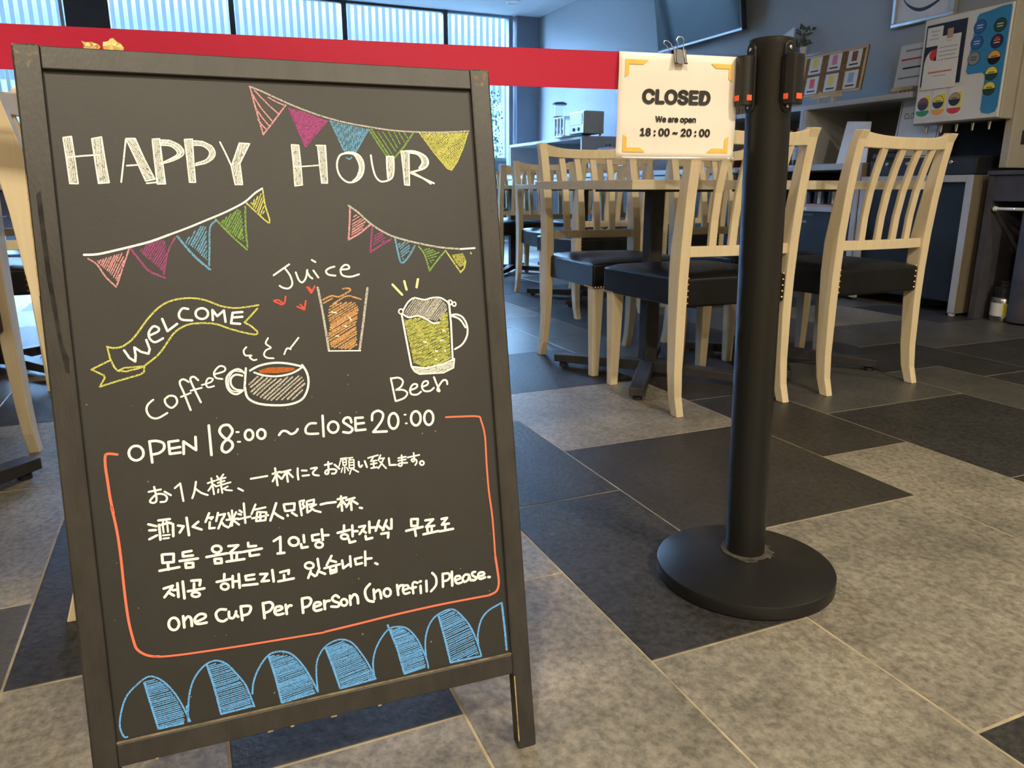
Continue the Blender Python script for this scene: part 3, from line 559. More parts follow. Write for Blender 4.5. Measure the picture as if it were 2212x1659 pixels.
# --- writing and drawing on the panel, in the board's own coordinates (0.1 mm)
DATA = """
G chalk_word block letters HAPPY in rubbed white chalk
F wf 357 7582 433 7595 448 7122 373 7123
F wf 614 7576 704 7596 731 7134 633 7126
F wf 929 7585 1016 7588 1164 7170 1074 7151
F wf 1177 7584 1248 7590 1261 7122 1181 7122
F wf 1489 7588 1567 7594 1556 7139 1497 7140
F wf 2037 7561 2141 7557 2022 7344 2029 7117 1954 7117 1933 7305 1958 7374
F wf 1252 7585 1345 7581 1431 7539 1475 7482 1470 7429 1378 7366 1240 7321 1242 7342 1345 7390 1403 7434 1398 7482 1339 7519 1250 7518
F wf 1575 7583 1670 7576 1758 7529 1788 7456 1759 7387 1675 7334 1572 7309 1575 7338 1680 7382 1727 7441 1708 7489 1656 7523 1574 7529
K wc 13 357 7582 433 7595 442 7358 448 7122 373 7123 366 7376 357 7582
K wc 14 614 7576 704 7596 715 7359 731 7134 633 7126 622 7359 614 7576
K wc 14 929 7585 1016 7588 1086 7370 1164 7170 1074 7151 1000 7379 932 7576
K wc 14 1177 7584 1248 7590 1253 7361 1261 7122 1181 7122 1178 7361 1177 7584
K wc 14 1489 7588 1567 7594 1559 7362 1556 7139 1497 7140 1495 7362 1489 7588
K wc 15 2037 7561 2141 7557 2022 7344 2029 7117 1954 7117 1933 7305 1958 7374 2037 7561
K wc 16 383 7387 526 7403 661 7415
K wc 16 928 7581 886 7360 843 7139
K wc 16 911 7308 1029 7318
K wc 16 1081 7128 1169 7137
K wc 16 1181 7122 1261 7124
K wc 17 1840 7568 1889 7442 1934 7315
S wc 12 1251 7575 1344 7572 1430 7530 1469 7473 1455 7420 1360 7366 1232 7328
S wc 12 1259 7523 1348 7515 1401 7467 1397 7424 1298 7366 1233 7337
S wc 12 1574 7575 1669 7566 1757 7519 1780 7451 1754 7392 1676 7343 1573 7319
S wc 12 1574 7529 1665 7523 1720 7475 1721 7431 1679 7377 1575 7338
S wc 12 1253 7552 1346 7543 1426 7487 1434 7429 1334 7376
G chalk_word block letters HOUR in rubbed white chalk
F wf 2583 7555 2661 7551 2663 7114 2582 7103
F wf 2867 7553 2953 7554 2940 7135 2877 7135
F wf 3640 7442 3720 7443 3710 7251 3636 7173 3633 7311
F wf 3817 7504 3911 7511 3885 7112 3829 7118
F wf 3263 7469 3332 7440 3366 7358 3351 7251 3298 7181 3223 7145 3277 7216 3315 7311 3299 7405
F wf 3985 7499 4095 7458 4134 7385 4083 7312 4005 7281 4055 7348 4053 7409
K wc 15 2583 7555 2661 7551 2665 7333 2663 7114 2582 7103 2586 7332 2583 7555
K wc 15 2850 7553 2953 7554 2948 7333 2940 7135 2877 7135 2871 7333 2867 7553
K wc 16 3817 7504 3911 7511 3885 7112 3829 7118 3826 7311 3817 7504
K wc 15 2601 7312 2726 7321 2865 7333
K wc 16 3640 7442 3720 7443
S wc 21 3162 7474 3252 7481 3332 7440 3366 7358 3351 7251 3298 7181 3223 7145 3153 7152 3088 7216 3063 7310 3080 7404 3132 7462 3250 7466 3299 7405 3321 7311 3289 7216 3230 7157
S wc 21 3459 7453 3467 7335 3493 7216 3549 7156 3635 7167 3695 7215 3717 7335 3720 7443
S wc 21 3642 7431 3637 7311 3637 7191
S wc 22 3873 7507 3985 7505 4095 7458 4134 7385 4083 7312 3916 7263
S wc 22 3909 7492 4020 7469 4064 7385 4020 7312
S wc 22 3915 7253 4037 7202 4184 7135
S wc 22 3922 7269 4061 7190 4145 7131
G bunting_string grey chalk string of the upper bunting
S gc 18 2197 8172 2328 8121 2466 8058 2627 7989 2813 7920 3003 7862 3209 7814 3444 7778 3683 7747 3929 7733 4180 7732 4438 7742 4667 7759
G bunting_flag striped pink flag
K pk 17 2202 8161 2237 7950 2293 7659 2409 7797 2560 7987
S pk 15 2243 8134 2351 8009 2473 7889
S pk 15 2222 8084 2291 7952 2399 7808
S pk 15 2237 7950 2293 7851 2362 7756
S pk 15 2252 7822 2291 7761 2331 7716
S pk 15 2378 8066 2462 8018 2537 7987
G bunting_flag solid magenta flag
F mg 2596 7954 2756 7919 3000 7830 2861 7680 2734 7540 2652 7768
K mg 16 2590 7954 2652 7768 2734 7534 2861 7680 3000 7827
G bunting_flag blue flag running into the letter O
H bl 12 80 18 3035 7831 3459 7749 3369 7606 3288 7487 3158 7486 3081 7683
H bl 11 95 26 3047 7828 3453 7748 3301 7499 3164 7498
K bl 17 3030 7833 3091 7672 3163 7486 3288 7487 3459 7749
K bl 16 3176 7422 3209 7402 3241 7428
G bunting_flag striped green flag
K gn 19 3459 7749 3549 7596 3640 7448
K gn 19 3489 7749 3586 7597 3671 7455
K gn 20 3978 7716 3852 7552 3724 7419
K gn 13 3559 7721 3634 7597 3709 7467
K gn 13 3620 7722 3755 7503
K gn 13 3687 7723 3777 7545
K gn 13 3755 7724 3812 7588
K gn 13 3804 7725 3869 7612
K gn 13 3866 7726 3910 7655
G bunting_flag large yellow cross-hatched flag
H yl 12 38 19 4059 7717 4653 7740 4489 7399 4415 7294 4365 7312 4224 7483
H yl 12 -50 21 4059 7717 4653 7740 4489 7399 4415 7294 4365 7312 4224 7483
K yl 18 4059 7717 4224 7483 4365 7312 4415 7294 4495 7399 4580 7560 4653 7740
G bunting_string white chalk string of the left bunting
S wc 23 431 6403 551 6405 721 6440 894 6480 1070 6526 1250 6591
S wc 20 1250 6591 1433 6658 1619 6734 1808 6812 1953 6882 2051 6939 2152 7025 2232 7075
G bunting_flag pink flag at the left end
S pk 16 464 6362 540 6299 603 6176 693 6064
S pk 16 848 6445 792 6307 703 6083
H pk 13 62 20 532 6336 630 6369 785 6410 796 6344 707 6124 618 6240
G bunting_flag magenta flag of the left bunting
S mg 21 866 6453 947 6319 1023 6213 1164 6140
S mg 16 1304 6561 1215 6403 1158 6178
H mg 13 58 21 944 6427 1052 6522 1201 6536 1202 6366 1160 6197 1018 6345
G bunting_flag blue flag of the left bunting
S bl 24 1327 6570 1397 6463 1492 6335 1616 6210
S bl 19 1723 6732 1657 6657 1633 6446 1611 6254
H bl 14 60 24 1384 6511 1560 6678 1622 6667 1597 6302 1459 6461
G bunting_flag green flag of the left bunting
S gn 19 1720 6747 1860 6574 2012 6413
S gn 20 2036 6881 2020 6647 2020 6442
H gn 14 60 20 1762 6712 1950 6853 1994 6823 1991 6492 1862 6593
G bunting_flag small yellow flag at the top of the left bunting
S yl 17 2036 6934 2143 6821 2256 6705 2277 6734 2244 6897 2235 7054
H yl 14 65 21 2095 6914 2218 7025 2234 6937 2227 6809 2186 6776
G bunting_string grey chalk string of the right bunting
S gc 22 3155 6881 3263 6799 3348 6712 3457 6623 3614 6532 3788 6474 3965 6428 4207 6378 4455 6352
S wc 21 4455 6352 4634 6358
G bunting_flag pink flag of the right bunting
S pk 21 3170 6852 3149 6671 3123 6495
S pk 21 3390 6665 3255 6565 3129 6498
H pk 14 30 27 3196 6749 3239 6788 3336 6706 3294 6621 3160 6534 3172 6670
G bunting_flag small magenta flag of the right bunting
S mg 21 3408 6630 3380 6470 3363 6343
S mg 21 3622 6491 3487 6420 3370 6349
H mg 14 30 25 3428 6560 3500 6587 3553 6511 3537 6465 3393 6423
G bunting_flag small blue flag of the right bunting
S bl 22 3664 6496 3690 6308 3718 6208 3808 6280 3897 6412
H bl 14 35 27 3694 6431 3823 6462 3840 6373 3732 6236
G bunting_flag small green flag of the right bunting
S gn 20 3939 6399 4004 6297 4049 6105
S gn 20 4260 6335 4158 6231 4052 6111
H gn 15 15 28 3996 6356 4059 6377 4190 6314 4068 6187
G bunting_flag smudged yellow flag at the right end
S yl 18 4266 6335 4344 6212 4433 6070
S yl 18 4579 6306 4584 6293
S yl 18 4507 6206 4482 6122 4434 6076
F ylf 4337 6284 4477 6303 4515 6217 4497 6158 4426 6136 4369 6211
G chalk_word word Juice in white chalk
S wc 20 2267 6122 2364 6185 2444 6237
S wc 20 2397 6189 2444 6109 2458 6018 2416 5970 2357 5979 2321 6003
S wc 20 2507 6145 2532 6060 2568 6030 2611 6078 2635 6167
S wc 21 2629 6156 2651 6099 2682 6069
S wc 21 2701 6159 2749 6077
S wc 21 2694 6277 2731 6253
S wc 21 2938 6194 2881 6179 2839 6147 2863 6106 2941 6091
S wc 21 3003 6157 3095 6164 3098 6198 3053 6208 3005 6157 3020 6093 3110 6072 3209 6096
G heart_drawing three small red chalk hearts
K rd 19 2613 5977 2656 5907 2702 5983
K rd 19 2631 5974 2661 5935
K rd 18 2248 5845 2296 5846 2346 5801
K rd 18 2375 5883 2358 5811 2324 5793 2247 5834
K rd 18 2488 5764 2565 5722 2588 5822
K rd 18 2525 5784 2562 5737
G ray_drawing three pale yellow rays over the beer mug
K py 27 3590 5961 3694 5838
K py 27 3733 5995 3752 5894
K py 28 3899 6011 3875 5917
G juice_glass_drawing chalk glass of orange juice
K gc 26 2732 5964 2763 5696 2796 5242
K gc 27 3293 5934 3221 5583 3144 5223
K wc 14 2796 5240 3153 5216
S og 19 2778 5824 2877 5864 2957 5850 3053 5891 3097 5921 3075 5941 3011 5940
S og 19 3002 5839 3077 5853 3208 5808
K og 18 2784 5787 2883 5836
K og 18 2992 5830 2887 5771
H og 19 28 25 2833 5729 2888 5781 3136 5785 3167 5708 3127 5515 3117 5282 3034 5241 2826 5277 2795 5390 2839 5535 2819 5610
K wc 13 2863 5681 2914 5668
K wc 13 3056 5608 3077 5579
K wc 13 2993 5515 3020 5508
K wc 13 2892 5406 2919 5401
G beer_mug_drawing chalk beer mug with foam
K wc 22 3670 5601 3703 5293 3737 4993
K wc 23 4258 5719 4264 5476 4251 5026
F wf 3736 4983 3911 4950 4134 4985 4272 5034 4253 4928 4126 4878 3827 4886 3771 4922
K wc 19 3736 4983 3911 4950 4134 4985 4272 5034 4253 4928 4126 4878 3827 4886 3771 4922 3736 4983
S wc 23 4270 5561 4342 5568 4420 5524 4464 5423 4455 5305 4385 5202 4289 5151
S wc 23 4280 5554 4378 5507 4442 5405
S wc 20 3694 5657 3759 5748 3831 5792 3899 5778 3967 5765 4057 5784 4157 5778 4233 5730 4257 5710
S wc 20 3685 5610 3754 5567 3863 5579 3958 5535 4043 5481 4113 5486
H gc 14 50 19 3701 5628 3831 5782 3946 5752 4136 5773 4230 5692 4226 5634 4094 5492 3883 5578 3746 5577
K wc 16 3690 5640 3687 5628 3679 5618 3667 5614 3655 5614 3645 5621 3638 5631 3637 5643 3640 5656 3649 5665 3660 5670 3672 5669 3682 5663 3689 5653 3690 5640
K wc 17 4297 5715 4293 5703 4285 5694 4274 5690 4263 5690 4253 5696 4246 5706 4244 5718 4248 5730 4256 5739 4267 5743 4279 5743 4289 5737 4295 5727 4297 5715
K wc 17 4344 5693 4341 5682 4334 5674 4325 5669 4315 5670 4306 5675 4301 5684 4299 5695 4302 5706 4309 5715 4318 5719 4328 5718 4337 5713 4342 5704 4344 5693
H by 15 22 19 3696 5542 3881 5554 4032 5472 4113 5480 4182 5593 4228 5600 4230 5048 4083 4982 3883 4965 3769 5028 3727 5320
H by 12 34 31 3696 5542 3881 5554 4032 5472 4113 5480 4182 5593 4228 5600 4230 5048 4083 4982 3883 4965 3769 5028 3727 5320
K wc 17 4156 5395 4170 5380
K wc 17 3907 5268 3936 5261
K wc 17 4121 5267 4146 5269
K wc 17 4162 5146 4168 5131
K wc 17 4046 5146 4066 5144
K wc 17 4038 5042 4053 5041
G chalk_word word Beer in white chalk
S wc 22 3479 4867 3497 4726 3514 4590
S wc 22 3484 4862 3571 4865 3621 4820 3591 4756 3530 4723
S wc 22 3530 4723 3617 4715 3662 4672 3619 4618 3514 4590
S wc 22 3694 4702 3775 4728 3787 4764 3739 4770 3700 4716 3710 4657 3778 4645 3829 4674
S wc 22 3844 4729 3915 4753 3918 4792 3868 4787 3844 4731 3870 4680 3939 4673 3991 4707
S wc 23 4001 4833 4033 4732 4058 4661 4029 4674 4053 4721 4108 4784 4153 4780 4160 4735
G ribbon_drawing yellow chalk ribbon
S yl 19 549 5451 617 5432 702 5448 800 5519 886 5624 971 5729 1083 5834 1209 5896 1384 5914 1539 5882 1693 5811 1817 5784 1936 5786 2080 5802
K yl 20 2062 5764 1991 5691 1916 5619 1981 5576 2040 5513
S yl 19 2040 5513 2038 5489 2000 5482 1884 5515 1752 5563 1622 5620 1490 5638 1340 5630 1212 5563 1125 5457 1027 5334 881 5225
K yl 18 553 5446 566 5326 598 5231 627 5192 688 5219 872 5221
K yl 18 627 5192 701 5180 820 5202 881 5220 871 5160 830 5136 625 5090 444 5043 498 5130 492 5158 385 5227 573 5312
G chalk_word word WELCOME inside the ribbon
K mw 23 705 5402 747 5320 798 5277 808 5343 804 5426 862 5375 931 5349 948 5396 924 5496
S mw 23 958 5540 1042 5576 1054 5612 1005 5634 956 5573 959 5507 1006 5466 1086 5502
K mw 24 1097 5707 1136 5574 1237 5646
S mw 24 1360 5798 1304 5806 1264 5748 1285 5690 1388 5674
K mw 24 1554 5737 1546 5712 1526 5692 1500 5683 1472 5685 1447 5698 1432 5719 1428 5745 1436 5770 1456 5789 1482 5798 1510 5797 1535 5784 1550 5762 1554 5737
K mw 24 1600 5774 1595 5664
K mw 24 1604 5769 1643 5704 1716 5762 1722 5637
K mw 25 1904 5735 1803 5732 1777 5619 1869 5607
K mw 25 1789 5680 1899 5683
G chalk_word word coffee in white chalk
S wc 21 931 4859 875 4813 857 4750 888 4680 955 4659 1053 4705
S wc 21 1042 4853 1088 4886 1147 4870 1158 4803 1102 4756 1053 4795 1043 4852 1079 4879
S wc 21 1292 5018 1242 5051 1204 5016 1237 4899 1285 4713
S wc 21 1389 5027 1349 5069 1312 5044 1345 4927 1394 4787
K wc 19 1203 4864 1302 4897
K wc 19 1304 4921 1417 4943
S wc 18 1420 4972 1511 4995 1536 5028 1492 5039 1464 4991 1479 4942 1542 4950
S wc 19 1554 5077 1660 5103 1668 5146 1615 5160 1556 5098 1568 5039 1634 5019
G coffee_cup_drawing steaming chalk coffee cup
S wc 23 1926 5087 2032 5134 2181 5152 2328 5134 2475 5090
S wc 21 1968 5062 2061 5023 2197 5000 2338 5013 2420 5042 2484 5078
S wc 24 1857 4904 1875 4790 1975 4717 2139 4680 2307 4672 2442 4711 2510 4798 2540 4911 2529 5017 2486 5104
K wc 23 1885 5116 1851 4894
S wc 22 1862 5067 1808 5113 1730 5089 1676 5023 1676 4922 1718 4857 1774 4841 1835 4876
S wc 22 1840 5038 1774 5055 1723 5019 1717 4948 1760 4893 1835 4876
S wc 13 1834 5080 1759 5092 1700 5021 1692 4930 1734 4875 1815 4867
F cf 2018 5082 2128 5105 2265 5097 2394 5081 2407 5059 2340 5039 2220 5034 2025 5050
H gc 19 38 34 1901 4966 1964 5027 2214 4973 2466 4991 2500 4915 2494 4842 2362 4719 2056 4740 1909 4843
S wc 18 1911 5348 1879 5310 1893 5258 1956 5253 1935 5234 1970 5200 2005 5203
S wc 18 2147 5432 2117 5373 2167 5323 2116 5301 2087 5252 2118 5214 2186 5203
S wc 18 2473 5413 2417 5349 2373 5301
S wc 18 2377 5290 2338 5302 2303 5239
G lettering opening hours line OPEN 18:00 to CLOSE 20:00
K mw 26 786 4304 776 4271 753 4247 724 4235 693 4239 666 4258 650 4288 646 4322 656 4355 678 4380 707 4391 739 4387 765 4369 782 4339 786 4304
K mw 26 854 4418 860 4194
K mw 27 1133 4398 1037 4395 1038 4265 1143 4267
K mw 27 1039 4320 1144 4327
K mw 27 1173 4248 1183 4382 1299 4275 1306 4418
K mw 27 1450 4527 1448 4202
S mw 27 852 4421 922 4419 986 4386 985 4327 936 4288 873 4279
S mw 28 1684 4454 1651 4509 1584 4506 1553 4449 1592 4378 1663 4323 1667 4261 1605 4213 1560 4244 1576 4314 1638 4367 1681 4424 1683 4464
K mw 20 1724 4424 1748 4421
K mw 20 1729 4315 1753 4312
K mw 27 1896 4372 1889 4348 1875 4330 1857 4321 1838 4323 1821 4336 1811 4357 1809 4383 1816 4407 1829 4425 1848 4434 1867 4432 1883 4419 1893 4398 1896 4372
K mw 27 2025 4367 2019 4345 2005 4327 1986 4319 1967 4322 1951 4334 1940 4354 1938 4378 1944 4400 1958 4417 1976 4426 1996 4423 2012 4411 2023 4391 2025 4367
G border_line coral line around the small print, left side
S cr 26 537 4320 452 4338 423 4310 416 4194 421 4066 428 3869 443 3712
S cr 25 431 3775 457 3523 467 3239 467 2835 476 2537 503 2310 528 2216 595 2146 670 2109 728 2096
S cr 21 678 2107 754 2087 987 2063 1492 2035 1911 2018 2470 1997
S cr 24 2470 2002 2858 2019 3257 2039 3773 2054 4199 2054 4483 2050
S cr 28 4483 2050 4585 2080 4624 2154 4630 2260 4609 2532
G border_line coral line around the small print, right side
S cr 22 4111 4337 4295 4325 4517 4303 4554 4245 4589 4051 4584 3711 4587 3369 4609 3008 4609 2532
G lettering second half of the opening hours line
S mw 26 2168 4340 2206 4379 2253 4373 2297 4337 2346 4350 2375 4384
S mw 26 2581 4429 2509 4431 2462 4380 2475 4322 2595 4308
K mw 27 2661 4508 2653 4270
K mw 28 3115 4438 3027 4442 3021 4296 3134 4295
K mw 28 3027 4372 3122 4374
K mw 27 2828 4357 2819 4329 2801 4308 2776 4298 2750 4301 2728 4317 2714 4341 2710 4370 2719 4398 2737 4418 2761 4428 2787 4425 2810 4410 2824 4386 2828 4357
K mw 29 3528 4354 3519 4314 3500 4284 3475 4268 3449 4271 3427 4292 3414 4326 3412 4367 3421 4406 3439 4436 3464 4452 3490 4449 3512 4428 3525 4394 3528 4354
K mw 29 3799 4356 3791 4319 3772 4291 3747 4277 3720 4280 3698 4300 3684 4331 3681 4369 3690 4405 3709 4433 3734 4447 3760 4444 3783 4425 3797 4394 3799 4356
K mw 29 3954 4345 3946 4308 3928 4280 3904 4266 3879 4269 3858 4288 3845 4320 3842 4358 3851 4394 3869 4423 3892 4437 3917 4434 3938 4415 3952 4383 3954 4345
S mw 28 2979 4396 2965 4449 2915 4454 2887 4413 2933 4370 2985 4319 2950 4279 2877 4294
S mw 28 3219 4395 3232 4470 3298 4499 3352 4457 3333 4382 3269 4305 3220 4256
K mw 29 3220 4256 3380 4245
K mw 20 3606 4420 3622 4419
K mw 20 3614 4315 3627 4314
G lettering first Japanese line
K mw 21 796 3886 915 3895
K mw 21 948 3867 1006 3820
K mw 21 1052 3891 1109 3934 1123 3740
K mw 22 1688 3799 1734 3766
K mw 22 1827 3888 2002 3896
S mw 21 853 3932 864 3829 859 3776 830 3761 800 3777 813 3806 873 3850 941 3837 966 3799 948 3761 899 3761
S mw 21 1266 3931 1242 3828 1214 3758
S mw 21 1248 3863 1308 3803 1370 3770
K mw 19 1382 3899 1456 3916
K mw 19 1423 3948 1435 3769
K mw 19 1431 3880 1381 3816
K mw 19 1438 3879 1465 3851
K mw 19 1482 3964 1497 3930
K mw 19 1549 3974 1508 3925
K mw 19 1475 3921 1568 3936
K mw 19 1483 3888 1554 3902
K mw 19 1461 3852 1614 3878
K mw 19 1517 3939 1515 3844 1520 3772
K mw 19 1483 3817 1477 3782
K mw 19 1581 3835 1535 3818 1562 3798 1620 3785
K mw 23 2061 3912 2143 3925
K mw 23 2093 3972 2103 3776
K mw 22 2098 3899 2054 3828
K mw 23 2106 3898 2151 3843
K mw 23 2150 3916 2256 3930
K mw 23 2208 3916 2155 3842
K mw 23 2211 3908 2217 3801
K mw 23 2223 3914 2275 3846
G lettering first half of the Chinese line
K mw 26 760 3540 833 3508
K mw 26 764 3473 826 3467
K mw 26 755 3378 831 3408
K mw 26 860 3566 972 3564
K mw 26 862 3519 861 3356
K mw 26 868 3511 961 3527 998 3505 989 3374
K mw 19 908 3559 897 3521
K mw 19 939 3554 936 3523
K mw 19 897 3514 899 3428
K mw 19 943 3522 941 3428
K mw 19 889 3398 956 3395
K mw 19 889 3363 945 3361
K mw 26 1137 3554 1144 3359
K mw 26 1045 3482 1100 3465 1055 3402
K mw 26 1250 3492 1188 3447 1274 3401
K mw 24 1366 3569 1321 3477
K mw 24 1346 3517 1401 3520 1381 3499
K mw 24 1364 3470 1354 3400 1408 3399
K mw 24 1456 3559 1430 3471
K mw 24 1450 3532 1527 3536 1501 3488
K mw 24 1494 3489 1470 3437 1444 3385
K mw 24 1480 3459 1505 3411 1546 3381
K mw 23 1536 3467 1654 3465
K mw 23 1600 3564 1598 3465 1585 3395
K mw 23 1561 3542 1574 3484
K mw 23 1642 3538 1607 3479
K mw 23 1590 3454 1562 3390
K mw 23 1605 3452 1659 3395
K mw 23 1677 3553 1701 3529
K mw 23 1663 3515 1691 3502
K mw 23 1653 3456 1786 3467
K mw 23 1729 3625 1727 3404
K mw 23 1850 3594 1799 3493
K mw 23 1830 3537 1952 3547
K mw 23 1861 3508 1841 3406 1939 3402 1958 3489 1861 3508
K mw 23 1802 3444 1974 3454
K mw 23 1893 3479 1887 3459
K mw 23 1892 3434 1883 3419
K mw 27 2070 3577 2030 3478 1991 3390
K mw 27 2034 3477 2080 3429 2130 3392
G lettering second half of the Japanese line
K mw 22 2336 3940 2330 3872 2333 3811
K mw 22 2379 3909 2432 3901
K mw 22 2382 3847 2453 3846
K mw 22 2638 3939 2719 3946
K mw 22 2747 3929 2798 3874
S mw 22 2480 3917 2547 3919 2501 3875 2507 3843 2560 3827
S mw 22 2678 3969 2674 3868 2662 3831 2634 3843 2653 3876 2722 3880 2763 3861 2743 3828 2709 3830
K mw 15 2821 3990 2890 3991
K mw 15 2825 3985 2797 3905
K mw 15 2841 3972 2886 3972 2879 3910 2844 3907 2841 3972
K mw 15 2843 3943 2882 3941
K mw 15 2861 3896 2854 3819
K mw 15 2834 3882 2816 3831
K mw 15 2881 3880 2899 3838
K mw 15 2903 3986 2959 3986
K mw 15 2929 3983 2923 3963
K mw 15 2914 3960 2970 3960 2966 3864 2910 3867 2914 3960
K mw 15 2920 3931 2968 3930
K mw 15 2917 3900 2965 3899
K mw 15 2931 3851 2909 3797
K mw 18 2948 3853 3010 3809
S mw 23 3024 3928 3025 3883 3041 3863 3060 3880
S mw 23 3094 3927 3104 3890 3114 3853
K mw 19 3136 3958 3253 3977
K mw 18 3199 3963 3164 3916 3230 3918
K mw 19 3161 3881 3232 3885
K mw 19 3199 3912 3193 3843
K mw 19 3161 3834 3233 3837
K mw 19 3284 3974 3252 3916
K mw 19 3267 3934 3325 3933
K mw 19 3316 3930 3284 3867 3245 3822
K mw 19 3269 3900 3337 3810
K mw 23 3378 3926 3381 3843 3457 3836
K mw 20 3490 3912 3581 3918
K mw 20 3487 3880 3579 3886
K mw 20 3603 3906 3747 3919
S mw 20 3533 3942 3532 3843 3514 3813 3483 3831 3503 3848 3548 3847 3594 3844
S mw 20 3680 3951 3682 3864 3663 3848 3646 3869 3665 3882 3705 3865 3707 3829 3687 3804
K mw 21 3796 3814 3792 3804 3785 3796 3774 3793 3763 3794 3754 3800 3748 3810 3746 3821 3749 3831 3757 3839 3767 3842 3778 3841 3788 3835 3794 3825 3796 3814
G lettering second half of the Chinese line
K mw 26 2149 3551 2158 3472
K mw 26 2149 3551 2268 3546 2257 3470 2158 3472
K mw 26 2179 3425 2182 3414
K mw 26 2230 3443 2280 3401
K mw 27 2552 3490 2621 3497 2723 3494
K mw 27 2992 3388 3017 3379
K mw 24 2323 3560 2334 3397
K mw 24 2323 3560 2374 3565 2355 3520 2374 3491 2347 3471
K mw 24 2401 3544 2399 3419 2447 3445
K mw 24 2406 3549 2484 3558 2476 3511 2406 3508
K mw 24 2502 3498 2442 3479
K mw 24 2433 3482 2479 3431 2545 3403
K mw 27 2747 3523 2847 3530
K mw 27 2788 3552 2787 3383
K mw 27 2792 3498 2744 3435
K mw 27 2801 3497 2831 3448
K mw 27 2844 3499 2941 3512
K mw 27 2896 3492 2838 3420
K mw 27 2896 3492 2895 3376
K mw 27 2904 3490 2970 3436
G lettering first Korean line
K mw 28 860 3193 859 3102 966 3093 974 3182 860 3193
K mw 28 909 3085 907 3019
K mw 28 821 3022 1016 3028
K mw 28 1152 3184 1065 3182 1064 3137 1162 3132
K mw 28 1026 3093 1208 3090
K mw 28 1080 3061 1082 3008 1154 3003 1156 3051 1080 3061
K mw 28 1455 3153 1448 3137 1434 3126 1414 3121 1393 3125 1375 3136 1363 3152 1360 3169 1366 3185 1380 3196 1400 3200 1421 3196 1440 3186 1451 3170 1455 3153
K mw 28 1296 3091 1507 3097
K mw 28 1374 3055 1377 3005 1443 2999 1444 3048 1374 3055
K mw 28 1529 3174 1631 3167 1530 3093 1659 3083
K mw 28 1551 3072 1550 3012
K mw 28 1606 3066 1601 3012
K mw 28 1494 3005 1680 3002
K mw 28 1735 3177 1735 3134 1815 3129
K mw 29 1679 3084 1872 3089
K mw 28 1741 3060 1741 3026 1838 3026
K mw 29 2007 3152 2080 3188 2067 3003
K mw 29 2035 3004 2108 3000
K mw 29 2334 3167 2335 3084
K mw 29 2297 3068 2301 3024 2368 3025
K mw 30 2275 3103 2268 3083 2252 3068 2229 3063 2205 3067 2184 3080 2171 3099 2168 3121 2175 3141 2191 3155 2213 3161 2237 3157 2258 3144 2272 3125 2275 3103
G lettering second Korean line
K mw 28 843 2822 934 2837 896 2787 842 2727
K mw 28 881 2775 935 2728
K mw 28 930 2789 971 2785
K mw 28 981 2855 978 2704
K mw 28 1035 2865 1036 2676
K mw 29 1121 2858 1212 2849 1199 2792
K mw 28 1145 2824 1140 2774
K mw 29 1077 2748 1242 2750
K mw 26 1192 2689 1187 2679 1175 2673 1158 2671 1139 2675 1123 2683 1113 2694 1110 2705 1115 2715 1127 2722 1144 2724 1162 2720 1178 2712 1189 2701 1192 2689
K mw 26 1491 2724 1486 2709 1474 2699 1457 2695 1439 2699 1424 2709 1414 2723 1411 2739 1417 2754 1429 2764 1445 2767 1463 2764 1479 2754 1489 2740 1491 2724
K mw 28 1459 2871 1453 2816
K mw 28 1374 2797 1519 2804
K mw 28 1542 2834 1534 2707
K mw 28 1606 2844 1603 2689
K mw 28 1540 2770 1607 2766
K mw 28 1766 2810 1674 2810 1678 2762 1765 2758
K mw 29 1637 2709 1792 2697
K mw 29 1830 2802 1906 2793 1838 2718 1915 2713
K mw 29 1962 2826 1966 2694
K mw 29 2044 2785 2139 2793 2132 2751
K mw 29 2082 2747 2081 2690
K mw 29 2015 2685 2184 2689
G lettering right half of the Korean lines
K mw 28 2502 3150 2426 3149 2429 3087 2505 3087
K mw 29 2540 3201 2542 3076
K mw 29 2547 3129 2610 3123
K mw 29 2794 3208 2789 3151
K mw 29 2714 3132 2854 3145
K mw 29 2888 3193 2882 3064
K mw 29 2887 3122 2943 3117
K mw 29 2836 3036 2841 2995 2907 3002
K mw 29 2965 3163 3035 3165 3010 3124 2962 3078
K mw 29 2996 3122 3037 3082
K mw 30 3087 3206 3081 3076
K mw 30 3086 3134 3147 3129
K mw 30 3030 3044 3035 3003 3106 3009
K mw 30 3203 3201 3153 3087
K mw 30 3189 3145 3247 3085
K mw 30 3291 3192 3237 3082
K mw 30 3277 3130 3314 3083
K mw 30 3350 3196 3341 3084
K mw 30 3216 3040 3301 3040 3292 2982
K mw 27 2538 3020 2532 3006 2520 2996 2502 2993 2484 2996 2467 3005 2457 3019 2454 3034 2459 3048 2472 3057 2489 3061 2508 3058 2524 3048 2535 3035 2538 3020
K mw 28 2830 3068 2825 3057 2813 3049 2796 3046 2777 3049 2761 3057 2751 3069 2748 3082 2753 3094 2765 3102 2782 3104 2800 3101 2816 3093 2827 3081 2830 3068
K mw 29 3584 3159 3582 3076 3656 3069 3667 3150 3584 3159
K mw 30 3514 3028 3719 3045
K mw 29 3620 3029 3627 2949
K mw 30 3757 3118 3855 3116 3760 3038 3863 3036
K mw 30 3772 3018 3777 2961
K mw 30 3828 3013 3824 2963
K mw 30 3720 2952 3909 2963
K mw 30 3958 3104 4029 3107 3957 3034 4047 3034
K mw 30 3999 3018 3995 2972
K mw 30 3923 2956 4094 2961
K mw 27 2415 2797 2409 2782 2394 2772 2374 2769 2353 2772 2334 2783 2322 2798 2319 2815 2325 2830 2339 2840 2359 2844 2381 2840 2399 2829 2411 2814 2415 2797
K mw 28 2465 2868 2470 2774
K mw 27 2378 2742 2342 2665
K mw 28 2372 2717 2418 2673
